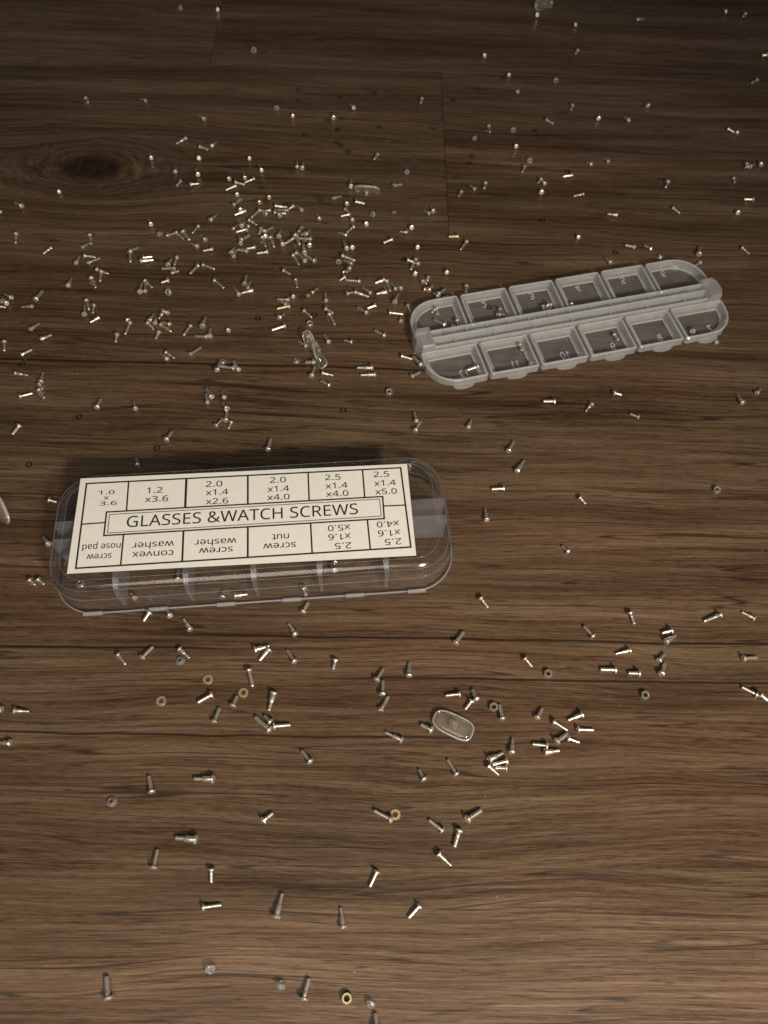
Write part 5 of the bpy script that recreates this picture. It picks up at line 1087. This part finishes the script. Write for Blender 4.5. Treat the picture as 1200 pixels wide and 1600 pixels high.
# the smallest and farthest screws, past the first three hundred, as one scatter
sv, sf, mats = [], [], []
def add_scatter(me, Mx, sc, mi):
    b0 = len(sv)
    for q in me.vertices: sv.append(Mx @ Vector((q.co.x * sc[0], q.co.y * sc[1], q.co.z * sc[2])))
    for p in me.polygons: sf.append(tuple(i + b0 for i in p.vertices)); mats.append((mi, p.use_smooth))
for e in SMALL:
    hx, hy, tx, ty, R, rs, z, hk, sk, gold = e
    Mx, L = screw_frame(hx, hy, tx, ty, R, rs, z)
    add_scatter(HEADS[hk], Mx, (R * .95, R, R), gold); add_scatter(SHANKS[sk], Mx, (L, rs * 2, rs * 2), gold)
me = bpy.data.meshes.new('scattered_screws'); me.from_pydata(sv, [], sf)
me.materials.append(STEEL); me.materials.append(GOLD)
for p, (mi, sm) in zip(me.polygons, mats): p.material_index = mi; p.use_smooth = sm
o = bpy.data.objects.new('scattered_screws', me); C.objects.link(o)
tag(o, 'smallest silver screws strewn over the dark far half of the floor', 'screws'); o['kind'] = 'stuff'

# ------------------------------------------------------------------ nuts, washers, rings
def hexnut(R, r, h):
    out = []; inn = []
    seg = 24
    def hexr(a, R): k = (a + math.pi / 6) % (math.pi / 3) - math.pi / 6; return R * math.cos(math.pi / 6) / math.cos(k)
    def ring(fn): return [(fn(2 * math.pi * k / seg) * math.cos(2 * math.pi * k / seg), fn(2 * math.pi * k / seg) * math.sin(2 * math.pi * k / seg)) for k in range(seg)]
    hx = ring(lambda a: min(hexr(a, R), R * .97)); ch = ring(lambda a: R * .86); i1 = ring(lambda a: r * 1.18); i2 = ring(lambda a: r)
    return loft([(ch, 0), (hx, h * .12), (hx, h * .86), (ch, h), (i1, h), (i2, h * .85), (i2, h * .15), (i1, 0)], cyclic=True)
NUT = new_mesh('nut', *hexnut(1.38, .68, 1.35)); NUT.materials.append(STEEL)
GNUT = NUT.copy(); GNUT.materials.clear(); GNUT.materials.append(GOLD)
WASH = new_mesh('flat_washer', *ring_z([(0.72, 0), (1.42, 0), (1.48, .06), (1.48, .24), (1.42, .3), (.72, .3)]), False); WASH.materials.append(BRASS)
OR = new_mesh('rubber_ring', *ring_z([(1.02 + .24 * math.cos(a), .24 + .24 * math.sin(a)) for a in [k * math.pi / 4 for k in range(8)]], 20), True); OR.materials.append(RUBBER)
CW = new_mesh('convex_washer', *ring_z([(.62, 0), (1.55, 0), (1.6, .12), (1.5, .34), (1.15, .46), (.98, .95), (.80, 1.1), (.62, 1.0)]), True); CW.materials.append(CLEAR_BIT)
KIND = {'n': ('nut', NUT, 'nut', 'small steel nuts'), 'g': ('nut', GNUT, 'nut', 'small steel nuts'), 'w': ('washer', WASH, 'washer', 'flat brass washers'),
        'o': ('rubber_ring', OR, 'ring', 'thin black rubber rings'), 'c': ('convex_washer', CW, 'washer', 'clear plastic washers')}
for k, x, y, z, tilt, az, sc, lab in SMALLS:
    nm, me, cat, grp = KIND[k]
    o = bpy.data.objects.new(nm, me); C.objects.link(o); o.scale = (sc, sc, sc)
    o.location = Vector((x, y, z)) * MM; o.rotation_euler = (tilt, 0, az)
    tag(o, lab, cat, grp)

# ------------------------------------------------------------------ clear nose pads
def pad_outline(k, L=13.2, W=7.0):
    p = []
    for i in range(32):
        a = 2 * math.pi * i / 32; c, s = math.cos(a), math.sin(a); q = 3.1
        p.append(((L / 2 - k) * math.copysign(abs(c) ** (2 / q), c), (W / 2 - k) * math.copysign(abs(s) ** (2 / q), s) * (1 + 0.07 * c)))
    return p
bodyv = loft([(pad_outline(2.2), 0.95), (pad_outline(1.0), .55), (pad_outline(.55), .65), (pad_outline(.55), 1.5), (pad_outline(1.2), 1.85), (pad_outline(2.6), 2.0)], True, True)
PAD_BODY = new_mesh('pad_body', *bodyv, True); PAD_BODY.materials.append(PAD)
PAD_RIM = new_mesh('pad_rim', *loft([(pad_outline(.50), .50), (pad_outline(.15), .62), (pad_outline(0), 1.05), (pad_outline(.15), 1.5), (pad_outline(.50), 1.66), (pad_outline(.62), 1.1)], cyclic=True), True); PAD_RIM.materials.append(PAD_EDGE)
boss = loft([(rrect(3.0, 2.7, [.9] * 4, 4), 1.9), (rrect(2.8, 2.5, [.9] * 4, 4), 2.9), (rrect(2.0, 1.8, [.7] * 4, 4), 3.3), (rrect(1.7, 1.6, [.6] * 4, 4), 4.4), (rrect(1.0, 1.0, [.4] * 4, 4), 4.7)], True, True)
PAD_BOSS = new_mesh('mount', *boss, True); PAD_BOSS.materials.append(PAD_CORE)
for x, y, z, rx, ry, rz, sc, lab in PADS:
    t = empty('nose_pad', (x, y, z)); t.rotation_euler = (math.radians(rx), math.radians(ry), math.radians(rz)); t.rotation_mode = 'XYZ'; t.scale = (sc, sc, sc)
    tag(t, lab, 'nose pad', 'clear silicone nose pads')
    obj('pad', PAD_BODY, None, t); obj('rim', PAD_RIM, None, t); obj('mount', PAD_BOSS, None, t)

# ------------------------------------------------------------------ a little dust
dr = random.Random(11); dv, df = [], []
for k in range(70):
    x, y = dr.uniform(-190, 180), dr.uniform(-20, 420); r = dr.uniform(0.06, 0.17); b0 = len(dv)
    for i in range(5):
        a = i * 1.2566 + dr.uniform(-.3, .3); dv.append((x + r * dr.uniform(.6, 1.3) * math.cos(a), y + r * dr.uniform(.6, 1.3) * math.sin(a), 0.02))
    dv.append((x, y, 0.02 + r)); df += [(b0 + i, b0 + (i + 1) % 5, b0 + 5) for i in range(5)]
DUST = principled('pale_lint', (0.55, 0.53, 0.50), 0.9)
o = obj('dust', new_mesh('dust', dv, df), DUST); o['kind'] = 'stuff'; tag(o, 'fine pale specks of dust lying on the wooden floor', 'dust')
